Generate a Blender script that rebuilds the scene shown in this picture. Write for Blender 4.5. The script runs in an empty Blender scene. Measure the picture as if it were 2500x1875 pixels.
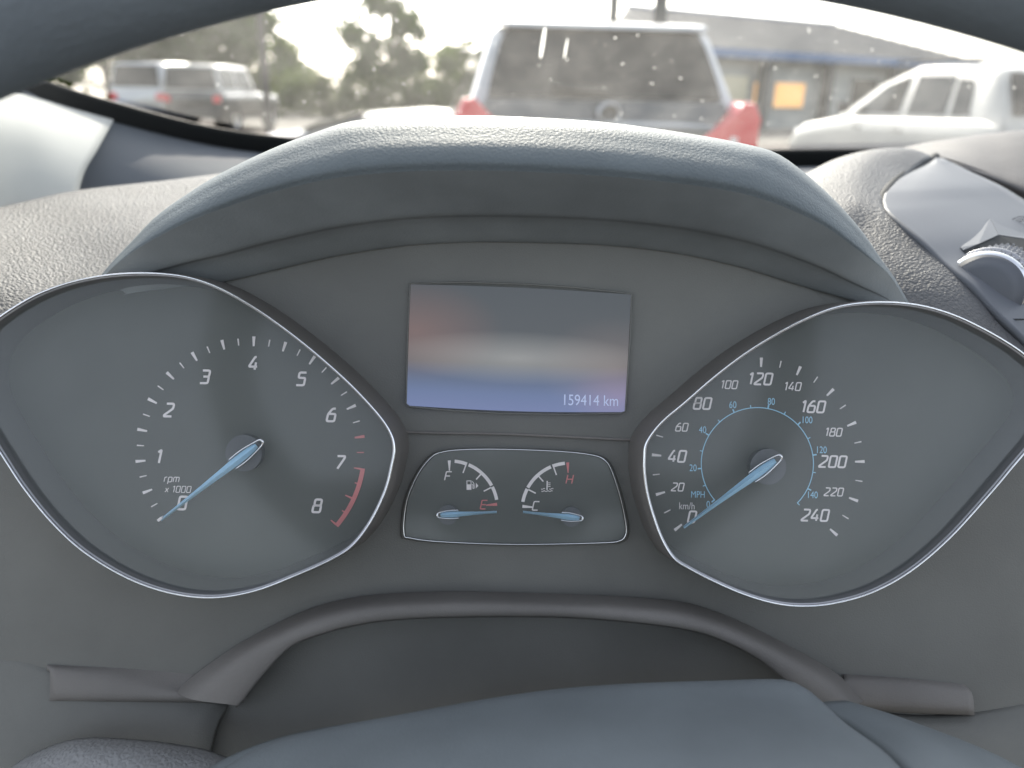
import bpy, bmesh, math, random
from mathutils import Vector, Matrix
random.seed(7)
R = math.radians
scene = bpy.context.scene
COL = scene.collection

# ---------------------------------------------------------------- camera
F = 1878.0                                   # focal length in photo pixels (2500 wide)
PITCH, ROLL = math.atan((937.5 - 220) / F), R(1.1)
CAM = Vector((0, 0, 1.30))
FWD = Vector((0, math.cos(PITCH), -math.sin(PITCH)))
U0 = Vector((0, math.sin(PITCH), math.cos(PITCH)))
X0 = Vector((1, 0, 0))
XC = X0 * math.cos(ROLL) + U0 * math.sin(ROLL)
UC = U0 * math.cos(ROLL) - X0 * math.sin(ROLL)
cam = bpy.data.cameras.new('camera')
cam.sensor_width = 36; cam.lens = F / 2500 * 36
cam.clip_start = 0.01; cam.clip_end = 3000
cam.dof.use_dof = True; cam.dof.focus_distance = 0.318; cam.dof.aperture_fstop = 7.6
cam_o = bpy.data.objects.new('camera', cam); COL.objects.link(cam_o)
m = Matrix((XC, UC, -FWD)).transposed().to_4x4(); m.translation = CAM
cam_o.matrix_world = m
scene.camera = cam_o

# ---------------------------------------------------------------- sky, sun, exposure
SUN_AZ, SUN_EL = R(-4), R(35)               # azimuth from straight ahead (+Y), minus = left
world = bpy.data.worlds.new('World'); scene.world = world; world.use_nodes = True
wn = world.node_tree.nodes; wl = world.node_tree.links
sky = wn.new('ShaderNodeTexSky'); sky.sky_type = 'NISHITA'; sky.sun_disc = False
sky.sun_elevation = SUN_EL; sky.sun_rotation = SUN_AZ
sky.dust_density = 3.0; sky.air_density = 1.0; sky.ozone_density = 1.0
wn['Background'].inputs['Strength'].default_value = 0.13
hs = wn.new('ShaderNodeHueSaturation'); hs.inputs['Saturation'].default_value = .42
wl.new(sky.outputs[0], hs.inputs['Color']); wl.new(hs.outputs[0], wn['Background'].inputs['Color'])
sun = bpy.data.lights.new('sun', 'SUN'); sun.energy = 2.0; sun.angle = R(0.6); sun.color = (1, .90, .76)
sun_o = bpy.data.objects.new('sun', sun); COL.objects.link(sun_o)
SUN_DIR = Vector((math.sin(SUN_AZ) * math.cos(SUN_EL), math.cos(SUN_AZ) * math.cos(SUN_EL), math.sin(SUN_EL)))
sun_o.rotation_euler = SUN_DIR.to_track_quat('Z', 'Y').to_euler()
sun_o.location = SUN_DIR * 50
vs = scene.view_settings
vs.view_transform = 'Standard'; vs.look = 'None'; vs.gamma = 1; vs.exposure = 1.75
vs.use_curve_mapping = False

# ---------------------------------------------------------------- helpers
def P(px, py, w):                            # photo pixel + distance along the view axis -> world
    return CAM + XC * ((px - 1250) / F * w) + UC * ((937.5 - py) / F * w) + FWD * w
def G(px, py, Y):                            # photo pixel -> point on the plane y = Y
    d = XC * ((px - 1250) / F) + UC * ((937.5 - py) / F) + FWD
    return CAM + d * (Y / d.y)
def at(px, Y, z=0.0):                        # point at height z on plane y=Y whose pixel column is px
    x = (px - 1250) / F * Y
    for _ in range(12):
        q = Vector((x, Y, z)) - CAM
        u = 1250 + F * q.dot(XC) / q.dot(FWD)
        x += (px - u) / F * Y
    return Vector((x, Y, z))

LOCAL = [False]                              # True while parts are given in their thing's own coordinates
def world_of(o):
    mm = o.matrix_basis.copy()
    return world_of(o.parent) @ o.matrix_parent_inverse @ mm if o.parent else mm
def link(o, parent=None):
    COL.objects.link(o)
    if parent is not None:
        o.parent = parent
        if not LOCAL[0]: o.matrix_parent_inverse = world_of(parent).inverted()
    return o
def mesh(name, verts, faces, mat, parent=None, smooth=False, solid=0, bevel=0, offset=-1, sub=0):
    me = bpy.data.meshes.new(name)
    me.from_pydata([tuple(v) for v in verts], [], faces)
    bm = bmesh.new(); bm.from_mesh(me); bmesh.ops.recalc_face_normals(bm, faces=bm.faces); bm.to_mesh(me); bm.free()
    me.materials.append(mat)
    if smooth:
        for p in me.polygons: p.use_smooth = True
    o = bpy.data.objects.new(name, me); link(o, parent)
    if solid:
        md = o.modifiers.new('thick', 'SOLIDIFY'); md.thickness = solid; md.offset = offset
    if bevel:
        md = o.modifiers.new('bevel', 'BEVEL'); md.width = bevel; md.segments = 2; md.limit_method = 'ANGLE'
    if sub:
        md = o.modifiers.new('sub', 'SUBSURF'); md.levels = sub; md.render_levels = sub
    return o
def thing(name, label, cat, loc=(0, 0, 0), group=None, rotz=0):
    o = bpy.data.objects.new(name, None); o.empty_display_size = .1
    o.location = loc; o.rotation_euler = (0, 0, rotz); COL.objects.link(o)
    return tag(o, label, cat, group)
def tag(o, label, cat=None, group=None, kind=None):
    o['label'] = label
    if cat: o['category'] = cat
    if group: o['group'] = group
    if kind: o['kind'] = kind
    return o

def crom(pts, n, closed=False):              # Catmull-Rom through points, n steps per span
    pts = [Vector(p) for p in pts]; N = len(pts); out = []
    for i in range(N if closed else N - 1):
        if closed: a, b, c, d = pts[i - 1], pts[i], pts[(i + 1) % N], pts[(i + 2) % N]
        else:
            b, c = pts[i], pts[i + 1]
            a = pts[i - 1] if i else b * 2 - c
            d = pts[i + 2] if i + 2 < N else c * 2 - b
        for k in range(n):
            t = k / n
            out.append(.5 * ((2 * b) + (c - a) * t + (2 * a - 5 * b + 4 * c - d) * t * t + (3 * b - a - 3 * c + d) * t ** 3))
    if not closed: out.append(pts[-1])
    return out
def resample(pts, n):                        # n points evenly along a polyline
    L = [0]
    for a, b in zip(pts, pts[1:]): L.append(L[-1] + (b - a).length)
    out = []; j = 0
    for k in range(n):
        s = L[-1] * k / (n - 1)
        while j < len(pts) - 2 and L[j + 1] < s: j += 1
        t = (s - L[j]) / max(L[j + 1] - L[j], 1e-12)
        out.append(pts[j].lerp(pts[j + 1], min(max(t, 0), 1)))
    return out
def loft(name, curves, mat, parent=None, nv=4, smooth=True, solid=0, closed=False, offset=-1):
    """curves: world-space polylines of equal length; smooth interpolation across them"""
    n = len(curves[0]); cols = [crom([c[i] for c in curves], nv) for i in range(n)]
    rows = len(cols[0]); V = []; Fc = []
    for r in range(rows):
        for i in range(n): V.append(cols[i][r])
    for r in range(rows - 1):
        for i in range(n if closed else n - 1):
            j = (i + 1) % n
            Fc.append((r * n + i, r * n + j, (r + 1) * n + j, (r + 1) * n + i))
    return mesh(name, V, Fc, mat, parent, smooth, solid, offset=offset)
def pix_curve(pts, n=None, step=6):          # [(px,py,w)...] smoothed in pixel space, resampled, to world
    c = crom([Vector(p) for p in pts], step)
    if n: c = resample(c, n)
    return [P(*p) for p in c]
def poly_flat(name, pts2, w, mat, parent, depth=0.0004, smooth=False):
    """outline in photo pixels on the plane at axis distance w, extruded towards the viewer by depth"""
    bm = bmesh.new()
    f = bm.faces.new([bm.verts.new(P(x, y, w)) for x, y in pts2])
    r = bmesh.ops.extrude_face_region(bm, geom=[f])
    for v in r['geom']:
        if isinstance(v, bmesh.types.BMVert): v.co -= FWD * depth
    bmesh.ops.recalc_face_normals(bm, faces=bm.faces)
    me = bpy.data.meshes.new(name); bm.to_mesh(me); bm.free(); me.materials.append(mat)
    o = bpy.data.objects.new(name, me); return link(o, parent)
def strokes_mesh(name, lines, width, w, mat, parent, depth=0.00025):
    """polylines (photo pixels) drawn as raised ribbons of given pixel width"""
    V = []; Fc = []
    for ln, closed in lines:
        pts = [Vector((p[0], p[1])) for p in ln]; n = len(pts); Lf = []; Rt = []
        for i, p in enumerate(pts):
            a = pts[i - 1] if (i or closed) else None
            b = pts[(i + 1) % n] if (i < n - 1 or closed) else None
            d1 = (p - a).normalized() if a is not None else None
            d2 = (b - p).normalized() if b is not None else None
            if d1 is None: d1 = d2
            if d2 is None: d2 = d1
            nn = Vector((-(d1.y + d2.y), d1.x + d2.x)); nn.normalize()
            k = max(nn.dot(Vector((-d1.y, d1.x))), .45)
            Lf.append(p + nn * (width / 2 / k)); Rt.append(p - nn * (width / 2 / k))
        base = len(V)
        for q in Lf: V.append(P(q.x, q.y, w - depth))
        for q in Rt: V.append(P(q.x, q.y, w - depth))
        for q in Lf: V.append(P(q.x, q.y, w))
        for q in Rt: V.append(P(q.x, q.y, w))
        for i in range(n if closed else n - 1):
            j = (i + 1) % n; b_ = base
            Fc += [(b_ + i, b_ + j, b_ + n + j, b_ + n + i), (b_ + i, b_ + j, b_ + 2 * n + j, b_ + 2 * n + i),
                   (b_ + n + i, b_ + n + j, b_ + 3 * n + j, b_ + 3 * n + i)]
    return mesh(name, V, Fc, mat, parent)
def rounded(pts, r, closed=False, seg=3):
    out = []; n = len(pts)
    for i, p in enumerate(pts):
        p = Vector(p)
        if not closed and i in (0, n - 1): out.append(p); continue
        a, b = Vector(pts[i - 1]), Vector(pts[(i + 1) % n])
        da, db = a - p, b - p; rr = min(r, da.length * .48, db.length * .48)
        s, e = p + da.normalized() * rr, p + db.normalized() * rr
        for k in range(seg + 1):
            t = k / seg; out.append(s * (1 - t) ** 2 + p * 2 * t * (1 - t) + e * t * t)
    return out
GLYPH = {  # square-shouldered italic instrument lettering: (advance, [(points, closed)])
 '0': (.62, [([(0, 0), (0, 1), (.6, 1), (.6, 0)], 1)]),
 '1': (.40, [([(.08, .84), (.24, 1), (.3, 1), (.3, 0)], 0)]),
 '2': (.62, [([(.02, 1), (.6, 1), (.6, .62), (0, .1), (0, 0), (.6, 0)], 0)]),
 '3': (.62, [([(.02, 1), (.6, 1), (.6, .52), (.16, .52)], 0), ([(.3, .52), (.6, .52), (.6, 0), (0, 0)], 0)]),
 '4': (.62, [([(.42, 1), (.3, 1), (0, .32), (0, .24), (.62, .24)], 0), ([(.46, .58), (.46, 0)], 0)]),
 '5': (.62, [([(.6, 1), (.06, 1), (.06, .58), (.6, .58), (.6, 0), (0, 0)], 0)]),
 '6': (.62, [([(.52, 1), (.28, 1), (0, .55), (0, 0), (.6, 0), (.6, .58), (.06, .58)], 0)]),
 '7': (.60, [([(0, 1), (.6, 1), (.6, .86), (.2, 0)], 0)]),
 '8': (.62, [([(.05, .53), (.05, 1), (.57, 1), (.57, .53)], 1), ([(0, 0), (0, .53), (.6, .53), (.6, 0)], 1)]),
 '9': (.62, [([(.08, 0), (.32, 0), (.6, .45), (.6, 1), (0, 1), (0, .42), (.54, .42)], 0)]),
 'F': (.6, [([(0, 0), (0, 1), (.62, 1)], 0), ([(0, .5), (.52, .5)], 0)]),
 'E': (.6, [([(.62, 1), (0, 1), (0, 0), (.62, 0)], 0), ([(0, .5), (.54, .5)], 0)]),
 'C': (.6, [([(.62, 1), (0, 1), (0, 0), (.62, 0)], 0)]),
 'H': (.66, [([(0, 0), (0, 1)], 0), ([(.66, 0), (.66, 1)], 0), ([(0, .5), (.66, .5)], 0)]),
 'r': (.34, [([(0, 0), (0, .68)], 0), ([(0, .5), (.1, .68), (.32, .68)], 0)]),
 'p': (.52, [([(0, -.3), (0, .68), (.5, .68), (.5, 0), (0, 0)], 0)]),
 'm': (.8, [([(0, 0), (0, .68), (.78, .68), (.78, 0)], 0), ([(.39, .68), (.39, 0)], 0)]),
 'x': (.5, [([(0, 0), (.5, .68)], 0), ([(0, .68), (.5, 0)], 0)]),
 ' ': (.12, []),
}
TILT = ROLL
def word(name, s, cx, cy, h, w, mat, parent, wd=.13, gap=.2, shear=.2, sx=1.0):
    tot = sum(GLYPH[c][0] for c in s) + gap * (len(s) - 1); x = -tot / 2; L = []
    for c in s:
        adv, ls = GLYPH[c]
        for pts, cl in ls:
            q = []
            for a, b in rounded(pts, .13, cl):
                u = (x + a) * h * sx + (b - .5) * h * shear; v = -(b - .5) * h
                q.append((cx + u * math.cos(TILT) - v * math.sin(TILT), cy + u * math.sin(TILT) + v * math.cos(TILT)))
            L.append((q, cl))
        x += adv + gap
    return strokes_mesh(name, L, h * wd, w, mat, parent)
def plain_text(name, s, cx, cy, cap, w, mat, parent, sx=.82, align='CENTER', bold=0.0):
    cu = bpy.data.curves.new(name, 'FONT'); cu.body = s; cu.align_x = align; cu.size = 1; cu.extrude = 0; cu.offset = bold
    to = bpy.data.objects.new(name, cu); COL.objects.link(to)
    dg = bpy.context.evaluated_depsgraph_get(); dg.update()
    me = bpy.data.meshes.new_from_object(to.evaluated_get(dg))
    bpy.data.objects.remove(to); me.name = name
    k = cap / .69
    for v in me.vertices:
        u = v.co.x * k * sx; t = -(v.co.y - .345) * k
        v.co = P(cx + u * math.cos(TILT) - t * math.sin(TILT), cy + u * math.sin(TILT) + t * math.cos(TILT), w - .0003)
    me.materials.clear(); me.materials.append(mat)
    o = bpy.data.objects.new(name, me); return link(o, parent)

# ---------------------------------------------------------------- materials
def mat(name, col, rough=.5, metal=0, spec=.5, coat=0, var=0, vscale=8, bump=0, bscale=400, btype='noise', bdist=.0004, rvar=0):
    mt = bpy.data.materials.new(name); mt.use_nodes = True
    nt = mt.node_tree; b = nt.nodes['Principled BSDF']
    c = (*col, 1)
    b.inputs['Base Color'].default_value = c; b.inputs['Roughness'].default_value = rough
    b.inputs['Metallic'].default_value = metal; b.inputs['Specular IOR Level'].default_value = spec
    b.inputs['Coat Weight'].default_value = coat; b.inputs['Coat Roughness'].default_value = .08
    tc = nt.nodes.new('ShaderNodeTexCoord')
    if var or rvar:
        nz = nt.nodes.new('ShaderNodeTexNoise'); nz.inputs['Scale'].default_value = vscale; nz.inputs['Detail'].default_value = 5
        nt.links.new(tc.outputs['Object'], nz.inputs['Vector'])
        if var:
            mp = nt.nodes.new('ShaderNodeMapRange'); mp.inputs[1].default_value = .3; mp.inputs[2].default_value = .7
            mp.inputs[3].default_value = 1 - var; mp.inputs[4].default_value = 1 + var
            nt.links.new(nz.outputs['Fac'], mp.inputs[0])
            mx = nt.nodes.new('ShaderNodeVectorMath'); mx.operation = 'SCALE'; mx.inputs[0].default_value = col
            nt.links.new(mp.outputs[0], mx.inputs['Scale']); nt.links.new(mx.outputs[0], b.inputs['Base Color'])
        if rvar:
            m2 = nt.nodes.new('ShaderNodeMapRange'); m2.inputs[1].default_value = .3; m2.inputs[2].default_value = .7
            m2.inputs[3].default_value = max(rough - rvar, .02); m2.inputs[4].default_value = rough + rvar
            nt.links.new(nz.outputs['Fac'], m2.inputs[0]); nt.links.new(m2.outputs[0], b.inputs['Roughness'])
    if bump:
        bp = nt.nodes.new('ShaderNodeBump'); bp.inputs['Strength'].default_value = bump; bp.inputs['Distance'].default_value = bdist
        if btype == 'leather':
            n1 = nt.nodes.new('ShaderNodeTexNoise'); n1.inputs['Scale'].default_value = bscale * .6; n1.inputs['Detail'].default_value = 2
            nt.links.new(tc.outputs['Object'], n1.inputs['Vector'])
            ad = nt.nodes.new('ShaderNodeVectorMath'); ad.operation = 'MULTIPLY_ADD'
            ad.inputs[1].default_value = (1.6 / bscale,) * 3
            nt.links.new(n1.outputs['Color'], ad.inputs[0]); nt.links.new(tc.outputs['Object'], ad.inputs[2])
            vo = nt.nodes.new('ShaderNodeTexVoronoi'); vo.feature = 'SMOOTH_F1'; vo.inputs['Scale'].default_value = bscale
            vo.inputs['Smoothness'].default_value = .35
            nt.links.new(ad.outputs[0], vo.inputs['Vector'])
            iv = nt.nodes.new('ShaderNodeMath'); iv.operation = 'SUBTRACT'; iv.inputs[0].default_value = 1
            nt.links.new(vo.outputs['Distance'], iv.inputs[1]); nt.links.new(iv.outputs[0], bp.inputs['Height'])
        else:
            n1 = nt.nodes.new('ShaderNodeTexNoise'); n1.inputs['Scale'].default_value = bscale; n1.inputs['Detail'].default_value = 3
            nt.links.new(tc.outputs['Object'], n1.inputs['Vector']); nt.links.new(n1.outputs['Fac'], bp.inputs['Height'])
        nt.links.new(bp.outputs[0], b.inputs['Normal'])
    return mt
M = {}
M['leather'] = mat('grained_dash', (.105, .106, .110), .6, spec=.3, var=.12, vscale=30, bump=1.0, bscale=700, btype='leather', bdist=.00065)
M['hood'] = mat('hood_grain', (.125, .147, .158), .6, spec=.4, var=.1, vscale=30, bump=.6, bscale=950, btype='leather', bdist=.0003)
M['ceiling'] = mat('hood_inner', (.21, .226, .230), .75, spec=.3, var=.2, vscale=18, bump=.3, bscale=900)
M['plate'] = mat('cluster_plastic', (.158, .158, .146), .6, spec=.35, var=.2, vscale=11, bump=.35, bscale=1600, rvar=.12)
M['trim'] = mat('surround_plastic', (.190, .178, .166), .6, spec=.35, var=.15, vscale=14, bump=.35, bscale=1400)
M['dial'] = mat('dial_face', (.076, .079, .073), .55, spec=.35, var=.22, vscale=13)
M['hubdisc'] = mat('hub_disc', (.095, .098, .108), .5)
M['chrome'] = mat('chrome', (.82, .83, .85), .16, metal=1)
M['satin'] = mat('satin_ring', (.42, .42, .44), .35, metal=1)
M['wall'] = mat('bezel_wall', (.095, .097, .098), .45, spec=.5)
M['white'] = mat('dial_white', (.80, .75, .74), .6, var=.06, vscale=120)
M['red'] = mat('dial_red', (.62, .19, .19), .6, var=.1, vscale=120)
M['mph'] = mat('dial_blue', (.34, .62, .80), .6)
M['needle'] = mat('needle_blue', (.42, .70, .92), .4, spec=.5)
M['needlecap'] = mat('needle_chrome', (.80, .80, .82), .25, metal=1)
M['smooth'] = mat('smooth_plastic', (.115, .123, .140), .55, spec=.3, var=.06, vscale=20, bump=.12, bscale=1800, rvar=.05)
M['seam'] = mat('seam_rubber', (.02, .022, .024), .8)
M['knee'] = mat('knee_grain', (.24, .24, .24), .6, spec=.3, var=.1, vscale=30, bump=.9, bscale=600, btype='leather', bdist=.0006)
M['pad'] = mat('dash_pad', (.11, .105, .105), .6, spec=.3, var=.1, vscale=40, bump=.5, bscale=700, btype='leather', bdist=.0004)
M['deck'] = mat('dash_deck', (.115, .125, .140), .8, spec=.15, var=.08, vscale=10)
M['pillar'] = mat('pillar_trim', (.40, .41, .40), .8, spec=.2, var=.05, vscale=12, bump=.15, bscale=900)
M['rim'] = mat('wheel_leather', (.150, .170, .185), .7, spec=.35, var=.12, vscale=25, bump=.5, bscale=500, btype='leather')
M['shroud'] = mat('shroud_plastic', (.170, .190, .200), .55, spec=.35, var=.16, vscale=15, bump=.3, bscale=1300)
M['knurl'] = mat('knurled_grey', (.16, .165, .18), .35, spec=.5)
M['frit'] = mat('frit_band', (.012, .013, .013), .7)
M['ink'] = mat('dark_print', (.02, .02, .025), .6)
def glassmat(name, tint, refl, rough, haze=0, hazecol=(.8, .8, .76), noise=False, diffuse=False):
    mt = bpy.data.materials.new(name); mt.use_nodes = True; nt = mt.node_tree; nt.nodes.clear()
    out = nt.nodes.new('ShaderNodeOutputMaterial'); tr = nt.nodes.new('ShaderNodeBsdfTransparent'); tr.inputs[0].default_value = (*tint, 1)
    gl = nt.nodes.new('ShaderNodeBsdfGlossy'); gl.inputs['Roughness'].default_value = rough
    fr = nt.nodes.new('ShaderNodeFresnel'); fr.inputs['IOR'].default_value = 1.45
    sc = nt.nodes.new('ShaderNodeMath'); sc.operation = 'MULTIPLY'; sc.inputs[1].default_value = refl
    nt.links.new(fr.outputs[0], sc.inputs[0])
    mx = nt.nodes.new('ShaderNodeMixShader'); nt.links.new(sc.outputs[0], mx.inputs[0])
    nt.links.new(tr.outputs[0], mx.inputs[1]); nt.links.new(gl.outputs[0], mx.inputs[2]); last = mx
    if haze:
        tl = nt.nodes.new('ShaderNodeBsdfDiffuse' if diffuse else 'ShaderNodeBsdfTranslucent'); tl.inputs[0].default_value = (*hazecol, 1)
        m2 = nt.nodes.new('ShaderNodeMixShader'); m2.inputs[0].default_value = haze
        nt.links.new(last.outputs[0], m2.inputs[1]); nt.links.new(tl.outputs[0], m2.inputs[2])
        if noise:
            tc = nt.nodes.new('ShaderNodeTexCoord'); nz = nt.nodes.new('ShaderNodeTexNoise'); nz.inputs['Scale'].default_value = 22
            nz.inputs['Detail'].default_value = 8; nz.inputs['Roughness'].default_value = .7
            mp = nt.nodes.new('ShaderNodeMapRange'); mp.inputs[1].default_value = .3; mp.inputs[2].default_value = .75
            mp.inputs[3].default_value = haze * .55; mp.inputs[4].default_value = haze * 1.6
            nt.links.new(tc.outputs['Object'], nz.inputs['Vector']); nt.links.new(nz.outputs['Fac'], mp.inputs[0]); nt.links.new(mp.outputs[0], m2.inputs[0])
        last = m2
    nt.links.new(last.outputs[0], out.inputs[0]); return mt
M['screenglass'] = glassmat('dusty_windscreen', (.93, .96, .95), .10, .0, .06, noise=True)
M['lens'] = glassmat('gauge_lens', (1, 1, 1), .9, .12, .06, (.74, .82, .79), diffuse=True)  # pale diffuse haze in the lens stands in for soft veiling glare
M['speck'] = glassmat('water_spot', (.97, .97, .97), .6, .1, .75, (.95, .95, .92))
# outside
M['asphalt'] = mat('asphalt', (.16, .15, .135), .9, spec=.2, var=.25, vscale=.6, bump=.4, bscale=30, bdist=.01)
M['pale_ground'] = mat('pale_concrete', (.40, .37, .32), .9, spec=.2, var=.15, vscale=.4)
M['line'] = mat('line_paint', (.7, .68, .62), .8, var=.2, vscale=4)
M['white_paint'] = mat('white_paint', (.40, .395, .38), .45, coat=.3)
M['silver_paint'] = mat('silver_paint', (.42, .43, .44), .3, metal=.35, coat=.6)
M['grey_paint'] = mat('grey_paint', (.09, .095, .10), .45, metal=.3, coat=.6)
M['black_paint'] = mat('black_paint', (.02, .021, .024), .3, coat=.7)
M['carglass'] = mat('car_glass', (.02, .022, .024), .08, spec=.22)
M['tyre'] = mat('tyre_rubber', (.025, .025, .026), .85)
M['alloy'] = mat('alloy', (.5, .5, .5), .3, metal=.9)
M['taillight'] = mat('red_lens', (.62, .03, .045), .15, coat=.5)
M['reverse'] = mat('clear_lens', (.75, .74, .72), .15, coat=.5)
M['darktrim'] = mat('dark_trim', (.03, .03, .032), .6)
M['bark'] = mat('bark', (.09, .075, .06), .95, var=.3, vscale=6)
M['pole'] = mat('pole_wood', (.05, .045, .04), .9, var=.2, vscale=5)
M['steel'] = mat('post_steel', (.05, .055, .06), .6, metal=.3)
M['roof'] = mat('metal_roof', (.21, .205, .20), .5, metal=.2, var=.06, vscale=1)
M['fascia'] = mat('blue_fascia', (.09, .16, .30), .5)
M['wallp'] = mat('building_wall', (.33, .34, .33), .85, var=.08, vscale=1.5)
M['cream'] = mat('cream_panel', (.55, .50, .36), .8)
def leafmat(name, col):
    mt = mat(name, col, .7, spec=.25, var=.35, vscale=1.2); nt = mt.node_tree; b = nt.nodes['Principled BSDF']
    tl = nt.nodes.new('ShaderNodeBsdfTranslucent'); tl.inputs[0].default_value = (col[0] * 1.4, col[1] * 1.5, col[2] * .7, 1)
    mx = nt.nodes.new('ShaderNodeMixShader'); mx.inputs[0].default_value = .35
    out = [n for n in nt.nodes if n.type == 'OUTPUT_MATERIAL'][0]
    nt.links.new(b.outputs[0], mx.inputs[1]); nt.links.new(tl.outputs[0], mx.inputs[2]); nt.links.new(mx.outputs[0], out.inputs[0]); return mt
M['leaf_dark'] = leafmat('leaf_dark', (.060, .085, .035))
M['leaf_mid'] = leafmat('leaf_mid', (.085, .110, .040))
M['leaf_pale'] = leafmat('leaf_pale', (.11, .125, .06))
def emitmat(name, col, strength):
    mt = mat(name, col, .5); b = mt.node_tree.nodes['Principled BSDF']
    b.inputs['Emission Color'].default_value = (*col, 1); b.inputs['Emission Strength'].default_value = strength; return mt
M['amber'] = emitmat('amber_lit_window', (.85, .42, .12), .22)
def screenmat():
    mt = bpy.data.materials.new('trip_screen'); mt.use_nodes = True; nt = mt.node_tree; b = nt.nodes['Principled BSDF']
    tc = nt.nodes.new('ShaderNodeTexCoord'); sp = nt.nodes.new('ShaderNodeSeparateXYZ'); nt.links.new(tc.outputs['UV'], sp.inputs[0])
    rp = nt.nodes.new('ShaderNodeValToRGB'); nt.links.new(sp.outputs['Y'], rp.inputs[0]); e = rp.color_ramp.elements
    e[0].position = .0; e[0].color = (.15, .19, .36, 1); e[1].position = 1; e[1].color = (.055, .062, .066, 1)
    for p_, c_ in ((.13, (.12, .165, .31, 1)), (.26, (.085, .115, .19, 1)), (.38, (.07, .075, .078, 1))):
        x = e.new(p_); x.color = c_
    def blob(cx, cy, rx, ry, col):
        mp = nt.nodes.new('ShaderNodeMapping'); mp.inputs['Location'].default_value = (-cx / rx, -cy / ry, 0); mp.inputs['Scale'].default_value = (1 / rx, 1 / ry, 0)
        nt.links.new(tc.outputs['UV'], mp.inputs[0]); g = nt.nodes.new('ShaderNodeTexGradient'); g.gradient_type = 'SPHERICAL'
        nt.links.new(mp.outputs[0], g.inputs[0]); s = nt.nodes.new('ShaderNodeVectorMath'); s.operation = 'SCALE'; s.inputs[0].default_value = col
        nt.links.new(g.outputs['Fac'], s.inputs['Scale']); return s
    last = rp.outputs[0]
    for a in ((.03, .62, .40, .42, (.10, .032, .016)), (.5, .43, .62, .22, (.20, .195, .185)), (.95, .36, .35, .45, (.085, .055, .045)), (.97, .14, .25, .25, (.08, .02, .02))):  # reddish and white blobs are reflections painted into the screen's glow
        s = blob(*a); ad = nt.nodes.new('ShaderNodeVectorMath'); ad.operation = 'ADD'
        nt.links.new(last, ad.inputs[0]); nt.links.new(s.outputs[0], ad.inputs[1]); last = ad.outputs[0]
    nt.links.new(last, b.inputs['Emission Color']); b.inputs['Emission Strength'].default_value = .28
    b.inputs['Base Color'].default_value = (.03, .032, .035, 1); b.inputs['Roughness'].default_value = .35; return mt
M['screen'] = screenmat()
M['screentext'] = emitmat('screen_digits', (.36, .41, .56), .17)

# ================================================================ THE PLACE OUTSIDE: ground
def sheet(name, x0, x1, y0, y1, z, mt, kind='structure', label=None, nx=1, ny=1):
    V = []; Fc = []
    for j in range(ny + 1):
        for i in range(nx + 1): V.append((x0 + (x1 - x0) * i / nx, y0 + (y1 - y0) * j / ny, z))
    for j in range(ny):
        for i in range(nx):
            a = j * (nx + 1) + i; Fc.append((a, a + 1, a + nx + 2, a + nx + 1))
    o = mesh(name, V, Fc, mt); o['kind'] = kind
    if label: o['label'] = label
    return o
sheet('ground', -900, 900, -300, 1500, -.02, M['pale_ground'], label='pale dusty open ground reaching to the horizon')
sheet('parking_lot', -60, 60, -30, 46, .0, M['asphalt'], label='sunlit asphalt parking lot around the parked cars')
sheet('road', -220, 220, 52, 60, .004, M['asphalt'], label='road running past behind the parking lot')

# ================================================================ INSIDE THE CAR
DW = .3205                                   # distance of the gauge plane
# ---- windscreen
base_px = [(-420, 40, .42), (-150, 140, .52), (60, 225, .62), (280, 292, .72), (600, 362, .82), (1000, 392, .88), (1500, 404, .90), (1980, 400, .90), (2300, 396, .885), (2700, 392, .865), (3200, 380, .82), (3700, 350, .72), (3950, 280, .60)]
base = resample(crom([G(*p) for p in base_px], 8), 80)
cx0 = .33
def glass_up(p, s):
    return p + Vector((-(p.x - cx0) * .22 * s, -.62 * s, .50 * s + .05 * math.sin(s * 3.1)))
ws = thing('windscreen', 'dusty curved windscreen with dark border, in front of the dashboard', 'windscreen', base[40])
loft('glass', [[glass_up(p, .035 + s) for p in base] for s in (0, .2, .45, .7, .95)], M['screenglass'], ws, nv=5)
loft('frit_border', [[glass_up(p, s) + Vector((0, -.002, -.002)) for p in base] for s in (-.006, .012, .030)], M['frit'], ws, nv=3, solid=.002)
# water spots and dirt on the glass
V = []; Fc = []
for _ in range(700):
    i_ = random.randrange(1, 60); p = base[i_].lerp(base[i_ + 1], random.random()); s = random.uniform(.06, .42)
    c = glass_up(p, s) + Vector((0, -.0015, -.0015)); r = random.choice((.0003, .0004, .0006, .0009))
    nrm = Vector((0, -.5, -.8)).normalized(); t1 = Vector((1, 0, 0)); t2 = nrm.cross(t1); b0 = len(V)
    for k in range(8):
        a = k * math.pi / 4; V.append(c + (t1 * math.cos(a) + t2 * math.sin(a)) * r * random.uniform(.8, 1.2))
    V.append(c + nrm * r * .5)
    for k in range(8): Fc.append((b0 + k, b0 + (k + 1) % 8, b0 + 8))
o = mesh('water_spots', V, Fc, M['speck'], ws, True); o['kind'] = 'stuff'; o['label'] = 'dried water spots and dust specks on the glass'
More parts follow.
